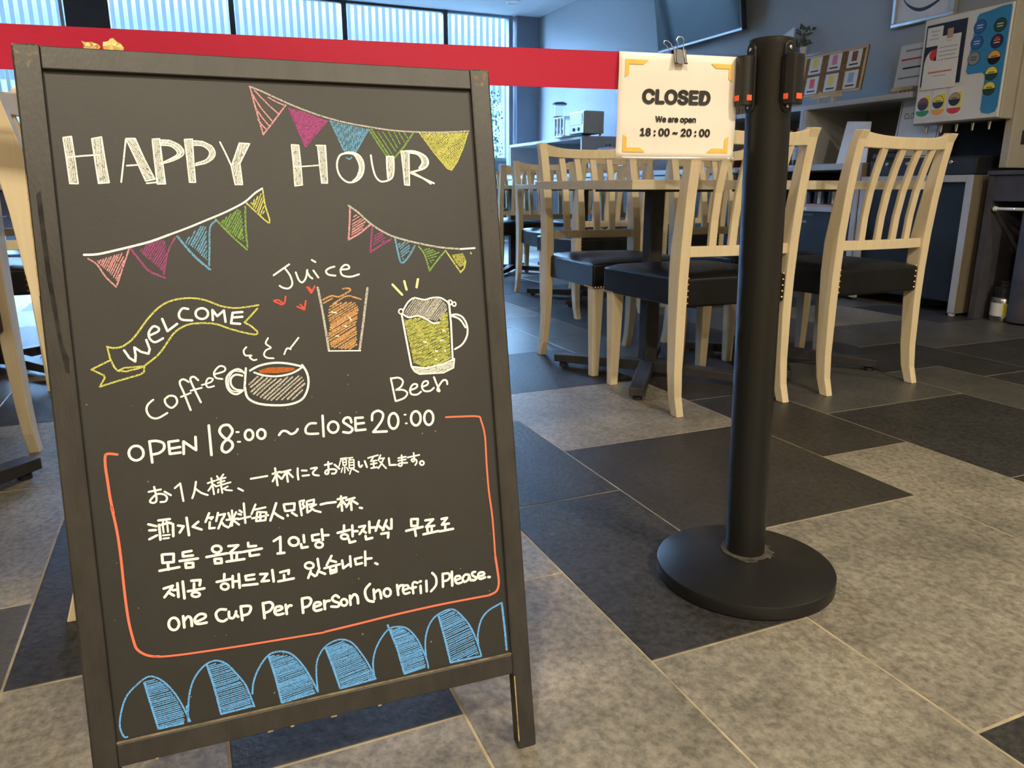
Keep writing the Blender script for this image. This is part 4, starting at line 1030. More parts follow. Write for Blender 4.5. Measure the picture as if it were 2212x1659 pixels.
K mw 28 2476 2755 2436 2678
K mw 28 2469 2717 2534 2678
K mw 28 2623 2876 2559 2776
K mw 28 2602 2826 2668 2796
K mw 28 2531 2745 2708 2762
K mw 28 2595 2743 2597 2671 2663 2681 2663 2739
K mw 28 2600 2706 2661 2708
K mw 28 2738 2802 2743 2707 2811 2744
K mw 28 2832 2835 2830 2713
K mw 28 2965 2798 2885 2794 2893 2725 2963 2730
K mw 28 3010 2862 3000 2696
K mw 29 3007 2772 3077 2769
K mw 29 3116 2703 3142 2686
G lettering English line one cup per person
K mw 28 957 2408 949 2380 933 2359 911 2350 888 2355 869 2372 857 2399 855 2429 863 2458 879 2478 901 2487 923 2483 943 2465 954 2439 957 2408
K mw 28 1004 2485 1005 2358
K mw 30 2070 2403 2074 2295
K mw 29 1595 2479 1598 2320
K mw 30 1830 2470 1832 2295
K mw 31 2253 2441 2252 2273
K mw 29 1538 2394 1558 2366
K mw 31 2496 2368 2497 2268
S mw 29 1007 2428 1049 2471 1080 2441 1081 2360
S mw 29 1119 2395 1215 2422 1223 2459 1169 2474 1118 2433 1134 2373 1231 2367
S mw 29 1440 2472 1376 2484 1334 2446 1349 2376 1398 2347 1439 2362
S mw 29 1468 2442 1467 2380 1505 2363 1535 2405 1542 2432
S mw 30 1594 2477 1682 2466 1697 2429 1665 2378 1602 2372
S mw 30 1834 2465 1906 2465 1934 2421 1898 2369 1838 2353
S mw 30 1946 2348 2025 2363 2018 2394 1964 2395 1945 2340 1974 2305 2038 2307
S mw 30 2074 2353 2109 2386 2132 2381
S mw 31 2253 2439 2327 2436 2352 2396 2319 2344 2258 2331
S mw 31 2373 2316 2450 2327 2443 2359 2391 2359 2372 2303 2397 2268 2459 2271
S mw 31 2496 2318 2518 2354 2557 2356
G lettering English line no refil please
S mw 30 2665 2375 2629 2407 2588 2380 2604 2342 2659 2306 2646 2269 2570 2284
S mw 31 2796 2330 2839 2377 2875 2344 2878 2263
S mw 31 3033 2466 2979 2415 2969 2346 2997 2275 3059 2247
S mw 31 3073 2346 3125 2377 3147 2342 3151 2270
S mw 31 3357 2332 3386 2378 3427 2376
K mw 29 2755 2298 2749 2281 2738 2269 2723 2265 2707 2268 2693 2278 2684 2294 2682 2312 2687 2328 2698 2340 2714 2345 2730 2342 2744 2331 2752 2315 2755 2298
K mw 30 3270 2318 3264 2298 3251 2284 3234 2277 3215 2281 3200 2294 3190 2313 3187 2334 3193 2355 3206 2369 3223 2375 3242 2372 3258 2359 3268 2340 3270 2318
K mw 29 2790 2371 2790 2260
K mw 30 3071 2392 3072 2275
K mw 30 3352 2395 3357 2271
K mw 31 3510 2324 3577 2326
K mw 31 3634 2331 3632 2243
K mw 31 3628 2384 3643 2386
K mw 31 3710 2379 3705 2250
K mw 31 3919 2429 3911 2268
K mw 32 4036 2433 4028 2261
K mw 32 4496 2283 4517 2279
S mw 28 3417 2319 3484 2329 3477 2366 3431 2364 3417 2311 3439 2270 3495 2275
S mw 28 3601 2374 3561 2391 3538 2360 3540 2256
S mw 29 3790 2463 3832 2398 3825 2305 3757 2240
S mw 29 3919 2427 3992 2420 4005 2376 3975 2340 3917 2335
S mw 29 4070 2320 4135 2331 4127 2364 4078 2362 4069 2312 4098 2274 4152 2280
S mw 30 4250 2357 4202 2366 4166 2325 4184 2279 4234 2296 4252 2346 4266 2285 4288 2286
S mw 30 4333 2379 4295 2375 4297 2338 4343 2300 4314 2276 4272 2286
S mw 30 4361 2313 4443 2321 4435 2355 4380 2354 4366 2309 4396 2277 4457 2287
G arch_drawing first blue chalk arch from the left
S lb 18 345 1292 313 1306 286 1417 310 1564 373 1723 468 1820 580 1891 657 1884 747 1808 832 1677 897 1528 967 1309
K lb 22 561 1841 594 1636 650 1306
K lb 23 660 1304 896 1304
K lb 23 948 1482 952 1312
H lb 13 4 21 561 1847 646 1876 763 1771 854 1594 916 1411 907 1313 661 1315 610 1599
G arch_drawing second blue chalk arch from the left
S lb 19 958 1434 983 1596 1038 1750 1118 1855 1204 1914 1296 1921 1393 1859 1484 1725 1565 1580 1612 1408 1635 1311
K lb 23 1192 1894 1240 1646 1286 1312 1615 1321
H lb 13 6 22 1203 1903 1374 1875 1492 1700 1579 1508 1605 1330 1303 1325 1240 1646
G arch_drawing third blue chalk arch from the left
S lb 20 1628 1462 1649 1583 1715 1728 1833 1862 1963 1880 2088 1817 2195 1665 2278 1481 2336 1314
K lb 24 1838 1850 1886 1608 1932 1284 2297 1312
H lb 14 8 20 1844 1860 2076 1808 2193 1642 2285 1433 2297 1312 1944 1292 1887 1620
G arch_drawing fourth blue chalk arch from the left
S lb 19 2337 1331 2335 1514 2354 1666 2399 1760 2467 1830 2558 1869 2658 1873 2766 1810 2857 1671 2944 1492 3007 1317
K lb 24 2461 1825 2531 1560 2590 1296 3007 1317
H lb 14 10 20 2467 1823 2657 1860 2798 1737 2897 1543 2996 1333 2610 1305 2532 1573
G arch_drawing fifth blue chalk arch from the left
S lb 20 2993 1374 2992 1521 3037 1671 3112 1789 3211 1881 3317 1889 3432 1841 3529 1712 3596 1548 3639 1402 3651 1303
K lb 25 3202 1930 3222 1865 3294 1615 3354 1297 3606 1327
H lb 15 8 21 3223 1872 3368 1868 3491 1747 3584 1564 3619 1324 3362 1309 3294 1615
G arch_drawing sixth blue chalk arch from the left
S lb 21 3634 1430 3634 1594 3658 1725 3716 1849 3818 1937 4000 1969 4117 1863 4217 1703 4287 1507 4330 1316
K lb 26 3825 1936 3878 1651 3934 1308 4329 1302
H lb 14 14 25 3832 1935 3999 1962 4116 1849 4228 1659 4303 1336 3949 1318 3878 1651
G arch_drawing unfilled blue half arch at the right end
S lb 22 4304 1448 4308 1587 4364 1757 4472 1860 4650 1923
K lb 27 4650 1923 4666 1553 4670 1311
"""
def catmull(P, n=4):
    if len(P) < 3: return P
    closed = (P[0][0]-P[-1][0])**2 + (P[0][1]-P[-1][1])**2 < 1e-9
    out = []; m = len(P)
    for i in range(m-1):
        p0 = P[i-1] if i else (P[-2] if closed else P[0]); p1 = P[i]; p2 = P[i+1]; p3 = P[i+2] if i+2 < m else (P[1] if closed else P[-1])
        for k in range(n):
            t = k/n
            out.append(tuple(.5*((2*b) + (-a+c)*t + (2*a-5*b+4*c-d)*t*t + (-a+3*b-3*c+d)*t**3) for a, b, c, d in zip(p0, p1, p2, p3)))
    return out + [P[-1]]
LAYER = {'wf': .00012, 'cf': .00012, 'gc': .00022, 'pk': .00020, 'mg': .00020, 'bl': .00020, 'gn': .00020, 'yl': .00024, 'ylf': .00014, 'by': .00020, 'og': .00020, 'rd': .0002, 'py': .0002,
         'lb': .0002, 'wc': .00030, 'cr': .00034, 'mw': .00038}
GRP = []          # (name, label, builder, material list)
def ink(m):
    nm, lab, bb, ml = GRP[-1]
    if m not in ml: ml.append(m)
    bb.cur = ml.index(m); return bb
rk = random.Random(11)
def stroke(m, wd, P, wob=0.0):
    b = ink(m); d0 = .006 - LAYER[m]; h = wd/2
    for i, ((x0, y0), (x1, y1)) in enumerate(zip(P, P[1:])):
        L_ = math.hypot(x1-x0, y1-y0)
        if L_ < 1e-6: continue
        d = d0 - (i % 2)*.00002
        nx, ny = -(y1-y0)/L_*h, (x1-x0)/L_*h
        b.add([bl(x0+nx, y0+ny, d), bl(x1+nx, y1+ny, d), bl(x1-nx, y1-ny, d), bl(x0-nx, y0-ny, d)], [(3, 2, 1, 0)])
    for i, (x, y) in enumerate(P):
        d = d0 - .00004 - (i % 2)*.00002
        b.add([bl(x+h*cos(a*pi/4+.3), y+h*sin(a*pi/4+.3), d) for a in range(8)], [tuple(range(8))])
def inside_spans(poly, c, s, t):   # crossings of the line  -s*x+c*y = t
    X = []
    for (x0, y0), (x1, y1) in zip(poly, poly[1:]+poly[:1]):
        a = -s*x0+c*y0-t; b_ = -s*x1+c*y1-t
        if (a > 0) != (b_ > 0):
            f = a/(a-b_); x = x0+(x1-x0)*f; y = y0+(y1-y0)*f; X.append(c*x+s*y)
    X.sort(); return list(zip(X[::2], X[1::2]))
for ln in DATA.strip().split('\n'):
    t = ln.split(); k, m = t[0], t[1]
    if k == 'G': GRP.append((m, ' '.join(t[2:]), B(), [])); continue
    q = 2 if k == 'F' else (5 if k == 'H' else 3)
    v = [float(a)*1e-4 for a in t[q:]]; P = list(zip(v[::2], v[1::2]))
    if k == 'F':
        d = .006 - LAYER[m]; ink(m).add([bl(x, y, d) for x, y in P], [tuple(range(len(P)))])
        if m == 'wf':   # the chalk was rubbed on in strokes along each bar
            far = max(((a, c_) for a in P for c_ in P), key=lambda q: math.hypot(q[0][0]-q[1][0], q[0][1]-q[1][1])); an = math.atan2(far[1][1]-far[0][1], far[1][0]-far[0][0]) + .13
            c, s = cos(an), sin(an); T = [-s*x+c*y for x, y in P]; tt = min(T)+.0006
            while tt < max(T):
                for a, b_ in inside_spans(P, c, s, tt):
                    while a < b_-.002:
                        e_ = min(b_, a+rk.uniform(.006, .020)); stroke('wc', .0006, [(c*a-s*tt, s*a+c*tt), (c*e_-s*tt, s*e_+c*tt)]); a = e_+rk.uniform(.0008, .004)
                tt += rk.uniform(.0010, .0018)
    elif k == 'H':
        wd = float(t[2])*1e-4; an = radians(float(t[3])); sp = float(t[4])*1e-4; c, s = cos(an), sin(an)
        T = [-s*x+c*y for x, y in P]; tt = min(T)+sp*.4
        while tt < max(T):
            for a, b_ in inside_spans(P, c, s, tt):
                if b_-a < sp*.5: continue
                a += rk.uniform(0, sp*.5); b_ -= rk.uniform(0, sp*.5)
                mid = (a+b_)/2; bow = rk.uniform(-.12, .12)*sp
                pts = [(c*e-s*(tt+g), s*e+c*(tt+g)) for e, g in ((a, 0), (mid, bow), (b_, rk.uniform(-.15, .15)*sp))]
                stroke(m, wd*rk.uniform(.8, 1.15), pts)
            tt += sp*rk.uniform(.8, 1.2)
    else:
        stroke(m, float(t[2])*1e-4, catmull(P) if k == 'S' else P)
for nm, lab, bb, ml in GRP:
    me = bpy.data.meshes.new(nm); me.from_pydata(bb.v, [], bb.f)
    for m in ml: me.materials.append(M[m])
    for p, i in zip(me.polygons, bb.mi): p.material_index = i
    o = bpy.data.objects.new(nm, me); COL.objects.link(o); o.parent = pan; o['label'] = lab
# dried drips and flecks on the panel
sm = B()
for k in range(46):
    u = rk.uniform(.03, .46); v = rk.uniform(.14, .50); r = rk.uniform(.0004, .0011)
    sm.add([bl(u+r*cos(a*pi/3), v+r*1.2*sin(a*pi/3), .0058) for a in range(6)], [tuple(range(6))])
o = sm.obj('paint_flecks', 'dust', pan); o['kind'] = 'stuff'

# crumpled tape standing up behind the top edge
def tape(u0, u1, h, lab, seed, peak=None):
    r_ = random.Random(seed); t = thing('tape_scrap', lab, 'tape', es.matrix_world @ Vector((0, 0, 0)))
    t.location = Vector((.75666, .14581, 0)); t.rotation_euler = (0, 0, radians(-92.3517))
    y0 = BL*SL+.023; z0 = BL*CLN - .008; n = 6; V = []; F = []
    for i in range(n+1):
        f = i/n; u = u0+(u1-u0)*f; hh = h*(1 - (.35*max(0, f-.6)/.4 if not peak else 0)) + (peak*max(0, 1-abs(f-.42)/.3) if peak else 0)
        if i == n: hh *= .45
        V += [(u, y0, z0), (u+r_.uniform(-.001, .001), y0-.004+r_.uniform(-.003, .003), z0+.008+hh*.5), (u+(.001 if i else .0), y0-.004+r_.uniform(-.004, .004), z0+.008+hh)]
    for i in range(n):
        for k in range(2): F.append((3*i+k, 3*i+3+k, 3*i+4+k, 3*i+1+k))
    o = B().add(V, F).obj('tape_strip', 'tape', t); md = o.modifiers.new('t', 'SOLIDIFY'); md.thickness = .0006
tape(.0602, .0757, .0070, 'small folded scrap of yellow tape behind the chalkboard top, left one', 2)
tape(.0800, .0978, .0075, 'taller crumpled scrap of yellow tape behind the chalkboard top, right one', 4, .006)

# ------------------------------------------------------------------ barrier post
pt = thing('barrier_post', 'black belt barrier post on a round weighted base in front of the tables', 'barrier post', (.986, -.889, 0))
TLT = radians(1.95)   # the pull of the belt tilts the tube slightly
tdir = Vector((.142, .99, 0)).normalized()
def tilt(v): return Vector((v[0], v[1], v[2])) + tdir*math.tan(TLT)*max(0, v[2]-.03)
B().lathe([(.150, 0), (.158, .003), (.158, .0240), (.1573, .0256), (.1558, .0263), (.10, .0375), (.05, .049), (.040, .0505)], 96).obj('base', 'postblack', pt, smooth=True)
B().lathe([(.0435, .0498), (.044, .0517), (.0350, .0522)], 48, (0, 0, 0)).obj('base_collar', 'scuff', pt, smooth=True)
sc_ = B(); r_ = random.Random(9)
for a0, a1, ra, rb in ((3.5, 4.2, .0435, .050), (4.5, 5.1, .0435, .052), (2.2, 2.9, .0435, .049)):
    n = 7; V = []; F = []
    for i in range(n+1):
        a = a0+(a1-a0)*i/n
        for r in (ra, rb*(1+r_.uniform(-.08, .06))):
            z = .0512 - (r-.04)*.176 if r < .10 else .0408-(r-.10)*.21
            V.append((r*cos(a), r*sin(a), z+.0003))
    for i in range(n): F.append((2*i, 2*i+1, 2*i+3, 2*i+2))
    sc_.add(V, F)
o = sc_.obj('scuff_marks', 'scuff', pt); o['kind'] = 'stuff'
PH = .914
B().lathe([(.0342, .045), (.0342, PH-.012), (.0346, PH-.011), (.0346, PH-.002), (.0328, PH), (.0, PH+.0005)], 64).xf(tilt).obj('tube', 'postblack', pt, smooth=True)
def cassette(ang, lab=None):
    c, s = cos(ang), sin(ang)
    def R(v): return tilt(Vector((c*v[0]-s*v[1], s*v[0]+c*v[1], v[2])))
    # bracket plate with round ends, screwed to the tube
    z0, z1, hw = PH-.109, PH-.006, .0105; P = [(hw*cos(a), z1-hw+hw*sin(a)) for a in [i*pi/8 for i in range(9)]] + [(hw*cos(a), z0+hw+hw*sin(a)) for a in [pi+i*pi/8 for i in range(9)]]
    br = B().prism([(y, z) for y, z in P], 'x', .0315, .0368).xf(R).obj('bracket', 'postblack', pt, bevel=.0012)
    for z in (z1-.010, z0+.010):
        B().lathe([(.0028, 0), (.0028, .0012), (.0016, .002)], 14).xf(lambda v: R(Vector((.0368+v[2], v[0], z+v[1])))).obj('screw', 'steel', br, smooth=True)
    P = [(.0362, -.009), (.0365, -.0125), (.041, -.0150), (.049, -.0148), (.0550, -.011), (.0575, -.004), (.0575, .004), (.0550, .011), (.049, .0148), (.041, .0150), (.0365, .0125), (.0362, .009)]
    cs = B().prism(P, 'z', PH-.098, PH-.026).xf(R).obj('cassette', 'postblack', pt, bevel=.0015, smooth=True)
    B().prism([(.0576, -.0060), (.0582, -.0060), (.0582, .0060), (.0576, .0060)], 'z', PH-.0905, PH-.0825).xf(R).obj('arrow_mark', 'orange', cs)
    B().prism([(x*.0 + a, b_) for a, b_ in [(.0415, -.0155), (.0495, -.0150), (.0495, -.0144), (.0415, -.0147)]], 'z', PH-.0905, PH-.0825).xf(R).obj('arrow_mark', 'orange', cs)
    B().prism([(a, b_) for a, b_ in [(.0415, .0155), (.0495, .0150), (.0495, .0144), (.0415, .0147)]], 'z', PH-.0905, PH-.0825).xf(R).obj('arrow_mark', 'orange', cs)
A0 = math.atan2(.9899, .1421)
for a in (84, 187, 306): cassette(radians(a))

# belt from the cassette past the chalkboard to the left
bt = thing('barrier_belt', 'wide red webbing belt stretched behind the chalkboard to the black post', 'belt')
Pa = Vector((1.0089, -.8188, 0)); Pb = Vector((1.1519, .1802, 0)); dB = (Pb-Pa).normalized()
def belt_pt(s): return Pa + dB*s
n = 60; V = []; F = []; LEN = 2.4
for i in range(n+1):
    s = -.006 + LEN*i/n; p = belt_pt(s); g = -.0035*sin(pi*min(1, s/1.9)); nx = Vector((dB.y, -dB.x, 0))*(.0015*sin(s*9))
    V += [(p.x+nx.x, p.y+nx.y, .8376+g), (p.x-nx.x, p.y-nx.y, .8895+g)]
for i in range(n): F.append((2*i, 2*i+2, 2*i+3, 2*i+1))
o = B().add(V, F).obj('webbing', 'belt', bt); md = o.modifiers.new('t', 'SOLIDIFY'); md.thickness = .0012; md.offset = 0
nF = Vector((-dB.y, dB.x, 0)); nF = nF if nF.x < 0 else -nF      # towards the viewer
p = belt_pt(.004) + nF*.0012
B().hexa([(p - dB*.009 + nF*q)[:2] + (.8368,) if j == 0 else (p + dB*.0 + nF*q)[:2] + (.8368,) for j, q in ((0, 0), (1, 0), (1, .0012), (0, .0012))] +
         [(p - dB*.009 + nF*q)[:2] + (.8903,) if j == 0 else (p + dB*.0 + nF*q)[:2] + (.8903,) for j, q in ((0, 0), (1, 0), (1, .0012), (0, .0012))]).obj('end_fold', 'belt', bt)

# CLOSED sign in its laminate, clipped over the belt
sg = thing('closed_sign', 'laminated cream sign reading CLOSED, clipped to the red belt beside the post', 'sign')
O = Pa + dB*.0010 + nF*.0050
KS = 1.045; ZS = .692*(1-KS)      # overall size of the sign
def sp(s, z, d=0.0): q = O + (dB*s + nF*d)*KS; return (q.x, q.y, ZS + z*KS)
def sheet(s0, s1, z0, z1, d0, d1, dz=0): return B().hexa([sp(s0, z0, d0), sp(s1, z0, d0), sp(s1, z0, d1), sp(s0, z0, d1), sp(s0, z1+dz, d0), sp(s1, z1, d0), sp(s1, z1, d1), sp(s0, z1+dz, d1)])
W0, W1, Z0, Z1 = .0055, .1955, .7345, .8800
n = 14; V = []; F = []
def wave(s, z): return .0022*sin((s-W0)/(W1-W0)*5.2+.6)*(1-(z-Z0)/(Z1-Z0)) + .0006*sin(z*90)
for (a0, a1, z0, z1, mname, off, nm) in ((W0, W1, Z0, Z1, 'paper', 0, 'paper_sheet'), (W0-.0035, W1+.0035, Z0-.0035, Z1+.004, 'lam', .0006, 'laminate')):
    V = []; F = []
    for i in range(n+1):
        for j in range(n+1):
            s = a0+(a1-a0)*i/n; z = z0+(z1-z0)*j/n; V.append(sp(s, z, wave(s, z)+off))
    for i in range(n):
        for j in range(n): F.append((i*(n+1)+j, (i+1)*(n+1)+j, (i+1)*(n+1)+j+1, i*(n+1)+j+1))
    o = B().add(V, F).obj(nm, mname, sg, smooth=True); md = o.modifiers.new('t', 'SOLIDIFY'); md.thickness = .0002
def tsheet(txt, s, z, size, bold=.0, sx=1.0, mat='ink'):
    o = text(txt, size, mat, sg, Matrix.Identity(4), bold=bold, sx=sx, thick=.0001)
    for v in o.data.vertices:
        ss, zz, dd = s - v.co.x, z + v.co.y, v.co.z; v.co = Vector(sp(ss, zz, wave(ss, zz) + .0014 + dd))
SM = (W0+W1)/2
tsheet('CLOSED', SM+.003, .8215, .0345, .0015, 1.12)
tsheet('We are open', SM+.003, .7908, .0150, .00050, 1.03)
tsheet('18 : 00 ~ 20 : 00', SM+.003, .7725, .0196, .00065, 1.03)
for cx, cz, ix, iz in ((W1-.009, Z1-.010, -1, -1), (W0+.010, Z1-.011, 1, -1), (W1-.010, Z0+.010, -1, 1), (W0+.010, Z0+.010, 1, 1)):
    L1, L2, t_ = .036, .024, .0062
    P = [(0, 0), (L1, 0), (L1-.008, t_), (t_, t_), (t_, L2-.004), (0, L2)]
    V = [sp(cx+ix*a, cz+iz*b_, wave(cx+ix*a, cz+iz*b_)+.0009) for a, b_ in P] ; V2 = [sp(cx+ix*a, cz+iz*b_, wave(cx+ix*a, cz+iz*b_)+.0011) for a, b_ in P]
    b = B(); b.add(V2, [(0, 1, 2, 3), (0, 3, 4, 5)]); b.obj('corner_mark', 'gold', sg)
bc = thing('binder_clip', 'small black binder clip with bent wire arms gripping the CLOSED sign', 'clip')
cs_ = .1035
b = B()
P = [(-.0035, .866), (.0085, .866), (.0040, .8845), (-.0010, .8845)]
b.hexa([sp(cs_-.0095, .8655, .0090), sp(cs_+.0095, .8655, .0090), sp(cs_+.0095, .8655, -.0080), sp(cs_-.0095, .8655, -.0080), sp(cs_-.0095, .8855, .0020), sp(cs_+.0095, .8855, .0020), sp(cs_+.0095, .8855, -.0040), sp(cs_-.0095, .8855, -.0040)])
bb = B()
for d0, d1 in ((.0082, .0012), (-.0085, -.0040)):
    bb.hexa([sp(cs_-.0098, .8660, d0), sp(cs_+.0098, .8660, d0), sp(cs_+.0098, .8660, d0+.0008), sp(cs_-.0098, .8660, d0+.0008), sp(cs_-.0098, .8860, d1), sp(cs_+.0098, .8860, d1), sp(cs_+.0098, .8860, d1+.0008), sp(cs_-.0098, .8860, d1+.0008)])
bb.hexa([sp(cs_-.0098, .8852, -.0040), sp(cs_+.0098, .8852, -.0040), sp(cs_+.0098, .8852, .0020), sp(cs_-.0098, .8852, .0020), sp(cs_-.0098, .8860, -.0040), sp(cs_+.0098, .8860, -.0040), sp(cs_+.0098, .8860, .0020), sp(cs_-.0098, .8860, .0020)])
for q in (-.0075, .0075): bb.tube([sp(cs_+q-.0022, .8665, .0092), sp(cs_+q+.0022, .8665, .0092)], .0011, 8)
bb.obj('clip_body', 'postblack', bc)
for sgn, dz, tip in ((1, 0, .0015), (-1, -.004, -.0105)):
    d_ = .0098 if sgn > 0 else -.0090
    W = [sp(cs_-.0065, .8668, d_), sp(cs_-.0055, .884, .003*sgn), sp(cs_-.0042, .893+dz*.5, .004*sgn+tip*.4), sp(cs_-.0060, .8985+dz, tip), sp(cs_-.003, .9025+dz, tip), sp(cs_+.003, .9025+dz, tip), sp(cs_+.0060, .8985+dz, tip), sp(cs_+.0042, .893+dz*.5, .004*sgn+tip*.4), sp(cs_+.0055, .884, .003*sgn), sp(cs_+.0065, .8668, d_)]
    if sgn < 0: W = [(x+dB.x*.012*max(0, (z-.88)/.02), y+dB.y*.012*max(0, (z-.88)/.02), z) for x, y, z in W]
    B().tube(W, .00075, 8).obj('wire_arm', 'steel', bc, smooth=True)

# ------------------------------------------------------------------ counters and cabinets along the right wall
YF = -3.90; YB_ = YW + .005
def cbox(x0, x1, z0, z1, m, name, p, y0=YB_, y1=YF, bevel=0): return B().box((x0, y0, z0), (x1, y1, z1)).obj(name, m, p, bevel=bevel)
# long counter, to 9.2
lc = thing('long_counter', 'long counter with pale top edge, pale drawers and slate doors towards the windows', 'counter', (0, 0, 0))
cbox(4.80, 9.25, .09, .81, 'cabgrey', 'carcass', lc, y1=YF-.02)
cbox(4.78, 9.27, .81, .85, 'cabtrim', 'countertop', lc, y1=YF+.01, bevel=.003)
for k in range(6):
    x0 = 4.82+k*.737; cbox(x0, x0+.727, .725, .800, 'cabtrim', 'drawer', lc, y0=YF-.02, y1=YF, bevel=.002)
    d = cbox(x0, x0+.727, .10, .715, 'cabdark', 'door', lc, y0=YF-.02, y1=YF-.002, bevel=.002)
    B().box((x0+.30, YF-.002, .69), (x0+.43, YF+.008, .70)).obj('handle', 'steel', d)
cbox(4.80, 9.2, .0, .09, 'black', 'plinth', lc, y1=YF-.06)
# glass cabinet
gcb = thing('glass_cabinet', 'open fronted low cabinet holding upside down glasses on a pink tray', 'cabinet', (0, 0, 0))
X0, X1 = 3.60, 4.74
cbox(X0, X0+.04, 0.02, .85, 'cabtrim', 'side_panel', gcb, bevel=.002); cbox(X1-.04, X1, 0.02, .85, 'cabtrim', 'side_panel', gcb)
cbox(X0-.005, X0, .02, .85, 'cabside', 'outer_skin', gcb, y1=YF-.012)
cbox(X0+.04, X1-.04, .81, .85, 'cabtrim', 'top_board', gcb, bevel=.002); cbox(X0+.04, X1-.04, .545, .578, 'cabtrim', 'shelf_board', gcb, bevel=.002)
cbox(X0+.04, X1-.04, .03, .81, 'cabdark', 'back_panel', gcb, y1=YW+.03)
dd = cbox(X0+.05, X1-.05, .04, .54, 'cabdark', 'door', gcb, y0=YF-.03, y1=YF-.01, bevel=.002)
B().box((3.95, YF-.011, .515), (4.20, YF-.004, .530)).obj('handle', 'black', dd)
for a, b_, z in ((4.02, 4.22, .47), (4.08, 4.22, .445)): B().box((a, YF-.0098, z), (b_, YF-.0088, z+.012)).obj('print_line', 'p_grey', dd)
B().box((4.02, YF-.012, .553), (4.20, YF+.002, .572)).obj('price_strip', 'card', gcb)
ty = tag(B().box((3.66, -4.20, .578), (4.62, -3.925, .590)).obj('tray', 'traypink', None, bevel=.003), 'pink tray on the shelf of the open low cabinet', 'tray')
def glass(x, y, z, h, r, lab, grp, m='clearp'):
    o = B().lathe([(r*.95, 0), (r, h*.02), (r*.78, h), (r*.74, h), (r*.95, h*.03), (r*.9, 0)], 18).obj('drinking_glass', m, None, smooth=True); o.location = (x, y, z)
    return tag(o, lab, 'glass', grp)
ORD = ['first', 'second', 'third', 'fourth', 'fifth', 'sixth', 'seventh']
for i in range(7):
    for j in range(2): glass(3.74+i*.125, -3.975-j*.12, .5905, .125, .036, '%s glass from the right in the %s row upside down on the pink tray' % (ORD[i], ('front', 'rear')[j]), 'glasses on the pink tray')
# slate cabinet with pale frame (right end, nearest)
sc = thing('slate_cabinet', 'low slate fronted cabinet with a pale frame and tan side, under the drinks dispenser', 'cabinet', (0, 0, 0))
X0, X1 = 2.84, 3.585
cbox(X0+.003, X0+.045, .018, .765, 'cabtrim', 'frame_stile', sc, y0=YF-.03, bevel=.002); cbox(X1-.042, X1, .018, .765, 'cabtrim', 'frame_stile', sc, y0=YF-.03)
cbox(X0+.045, X1-.042, .728, .765, 'cabtrim', 'frame_rail', sc, y0=YF-.03, bevel=.002)
cbox(X0, X0+.02, .018, .765, 'cabside', 'side_panel', sc, y1=YF-.002); cbox(X0+.02, X1, .10, .76, 'cabdark', 'carcass', sc, y1=YF-.06)
cbox(X0+.045, X1-.042, .075, .728, 'cabdark', 'door', sc, y0=YF-.055, y1=YF-.022, bevel=.002)
B().lathe([(.016, 0), (.02, .012), (.012, .018)], 14, (X0+.03, YF-.02, 0)).obj('foot', 'machwhite', sc)
# black countertop appliances
gr = thing('induction_hob', 'glossy black hob unit on the low cabinet, below the drinks dispenser', 'appliance', (0, 0, 0))
B().box((2.86, -4.27, .767), (3.56, -3.93, .86)).obj('body', 'tvblack', gr, bevel=.006)
B().box((2.88, -4.25, .86), (3.5, -3.95, .868)).obj('glass_top', 'screen', gr)
for k in range(4): B().lathe([(.011, 0), (.011, .018), (.009, .02)], 12).xf(lambda v: Vector((3.0+k*.14+v[0], -3.93+v[2], .835+v[1]))).obj('knob', 'steel', gr)
dm = thing('drip_machine', 'small black coffee machine standing left of the drinks dispenser', 'coffee machine', (3.44, -3.975, .869))
B().box((-.05, -.04, 0), (.11, .04, .03)).obj('base', 'tvblack', dm, bevel=.004); B().box((-.05, -.04, .03), (.02, .04, .075)).obj('body', 'tvblack', dm, bevel=.01); B().box((-.05, -.038, .065), (.10, .038, .092)).obj('head', 'tvblack', dm, bevel=.01)
# drinks dispenser
dp = thing('drinks_dispenser', 'big beige drinks dispenser with a picture panel of round drink badges', 'dispenser', (0, 0, 0))
B().box((2.755, -4.44, .80), (2.80, -4.02, 1.60)).obj('side_column', 'machine', dp, bevel=.004)
B().box((2.80, -4.44, 1.06), (3.30, -4.08, 1.60)).obj('housing', 'machine', dp, bevel=.004)
B().box((2.80, -4.44, .80), (3.30, -4.28, 1.06)).obj('back_plate', 'cabdark', dp)
B().box((2.765, -4.02, 1.045), (3.285, -3.925, 1.605)).obj('door_case', 'machine', dp, bevel=.006)
B().box((2.79, -4.1, .90), (2.80, -4.05, 1.02)).obj('hinge_cover', 'machwhite', dp)
for z in (.93, .985): B().lathe([(.010, 0), (.010, .004)], 10).xf(lambda v: Vector((2.755-v[2], -4.22+v[0], z+v[1]))).obj('screw', 'black', dp)
B().box((2.752, -4.20, .92), (2.756, -4.10, .99)).obj('vent', 'black', dp)
for k in range(5): B().lathe([(.007, 0), (.009, .03), (.012, .04)], 10, (2.87+k*.095, -4.0, 1.0)).obj('nozzle', 'steel', dp, smooth=True)
pn = B().box((2.775, -3.925, 1.052), (3.275, -3.915, 1.598)).obj('front_panel', 'machwhite', dp, bevel=.003)
def PX(px, py):  # panel coordinates: 0..1 from the reader's left, 0..1 upwards
    return (3.275-.5*px, 1.052+.546*py)
def patch(x0, x1, y0, y1, m, d, name, par=pn):
    a, c = PX(x0, y0); e, g = PX(x1, y1); return B().box((a, -3.915, c), (e, -3.915+d, g)).obj(name, m, par)
def poly(pts, m, d, name, par=pn): return B().prism([PX(*p) for p in pts], 'y', -3.915, -3.915+d).obj(name, m, par)
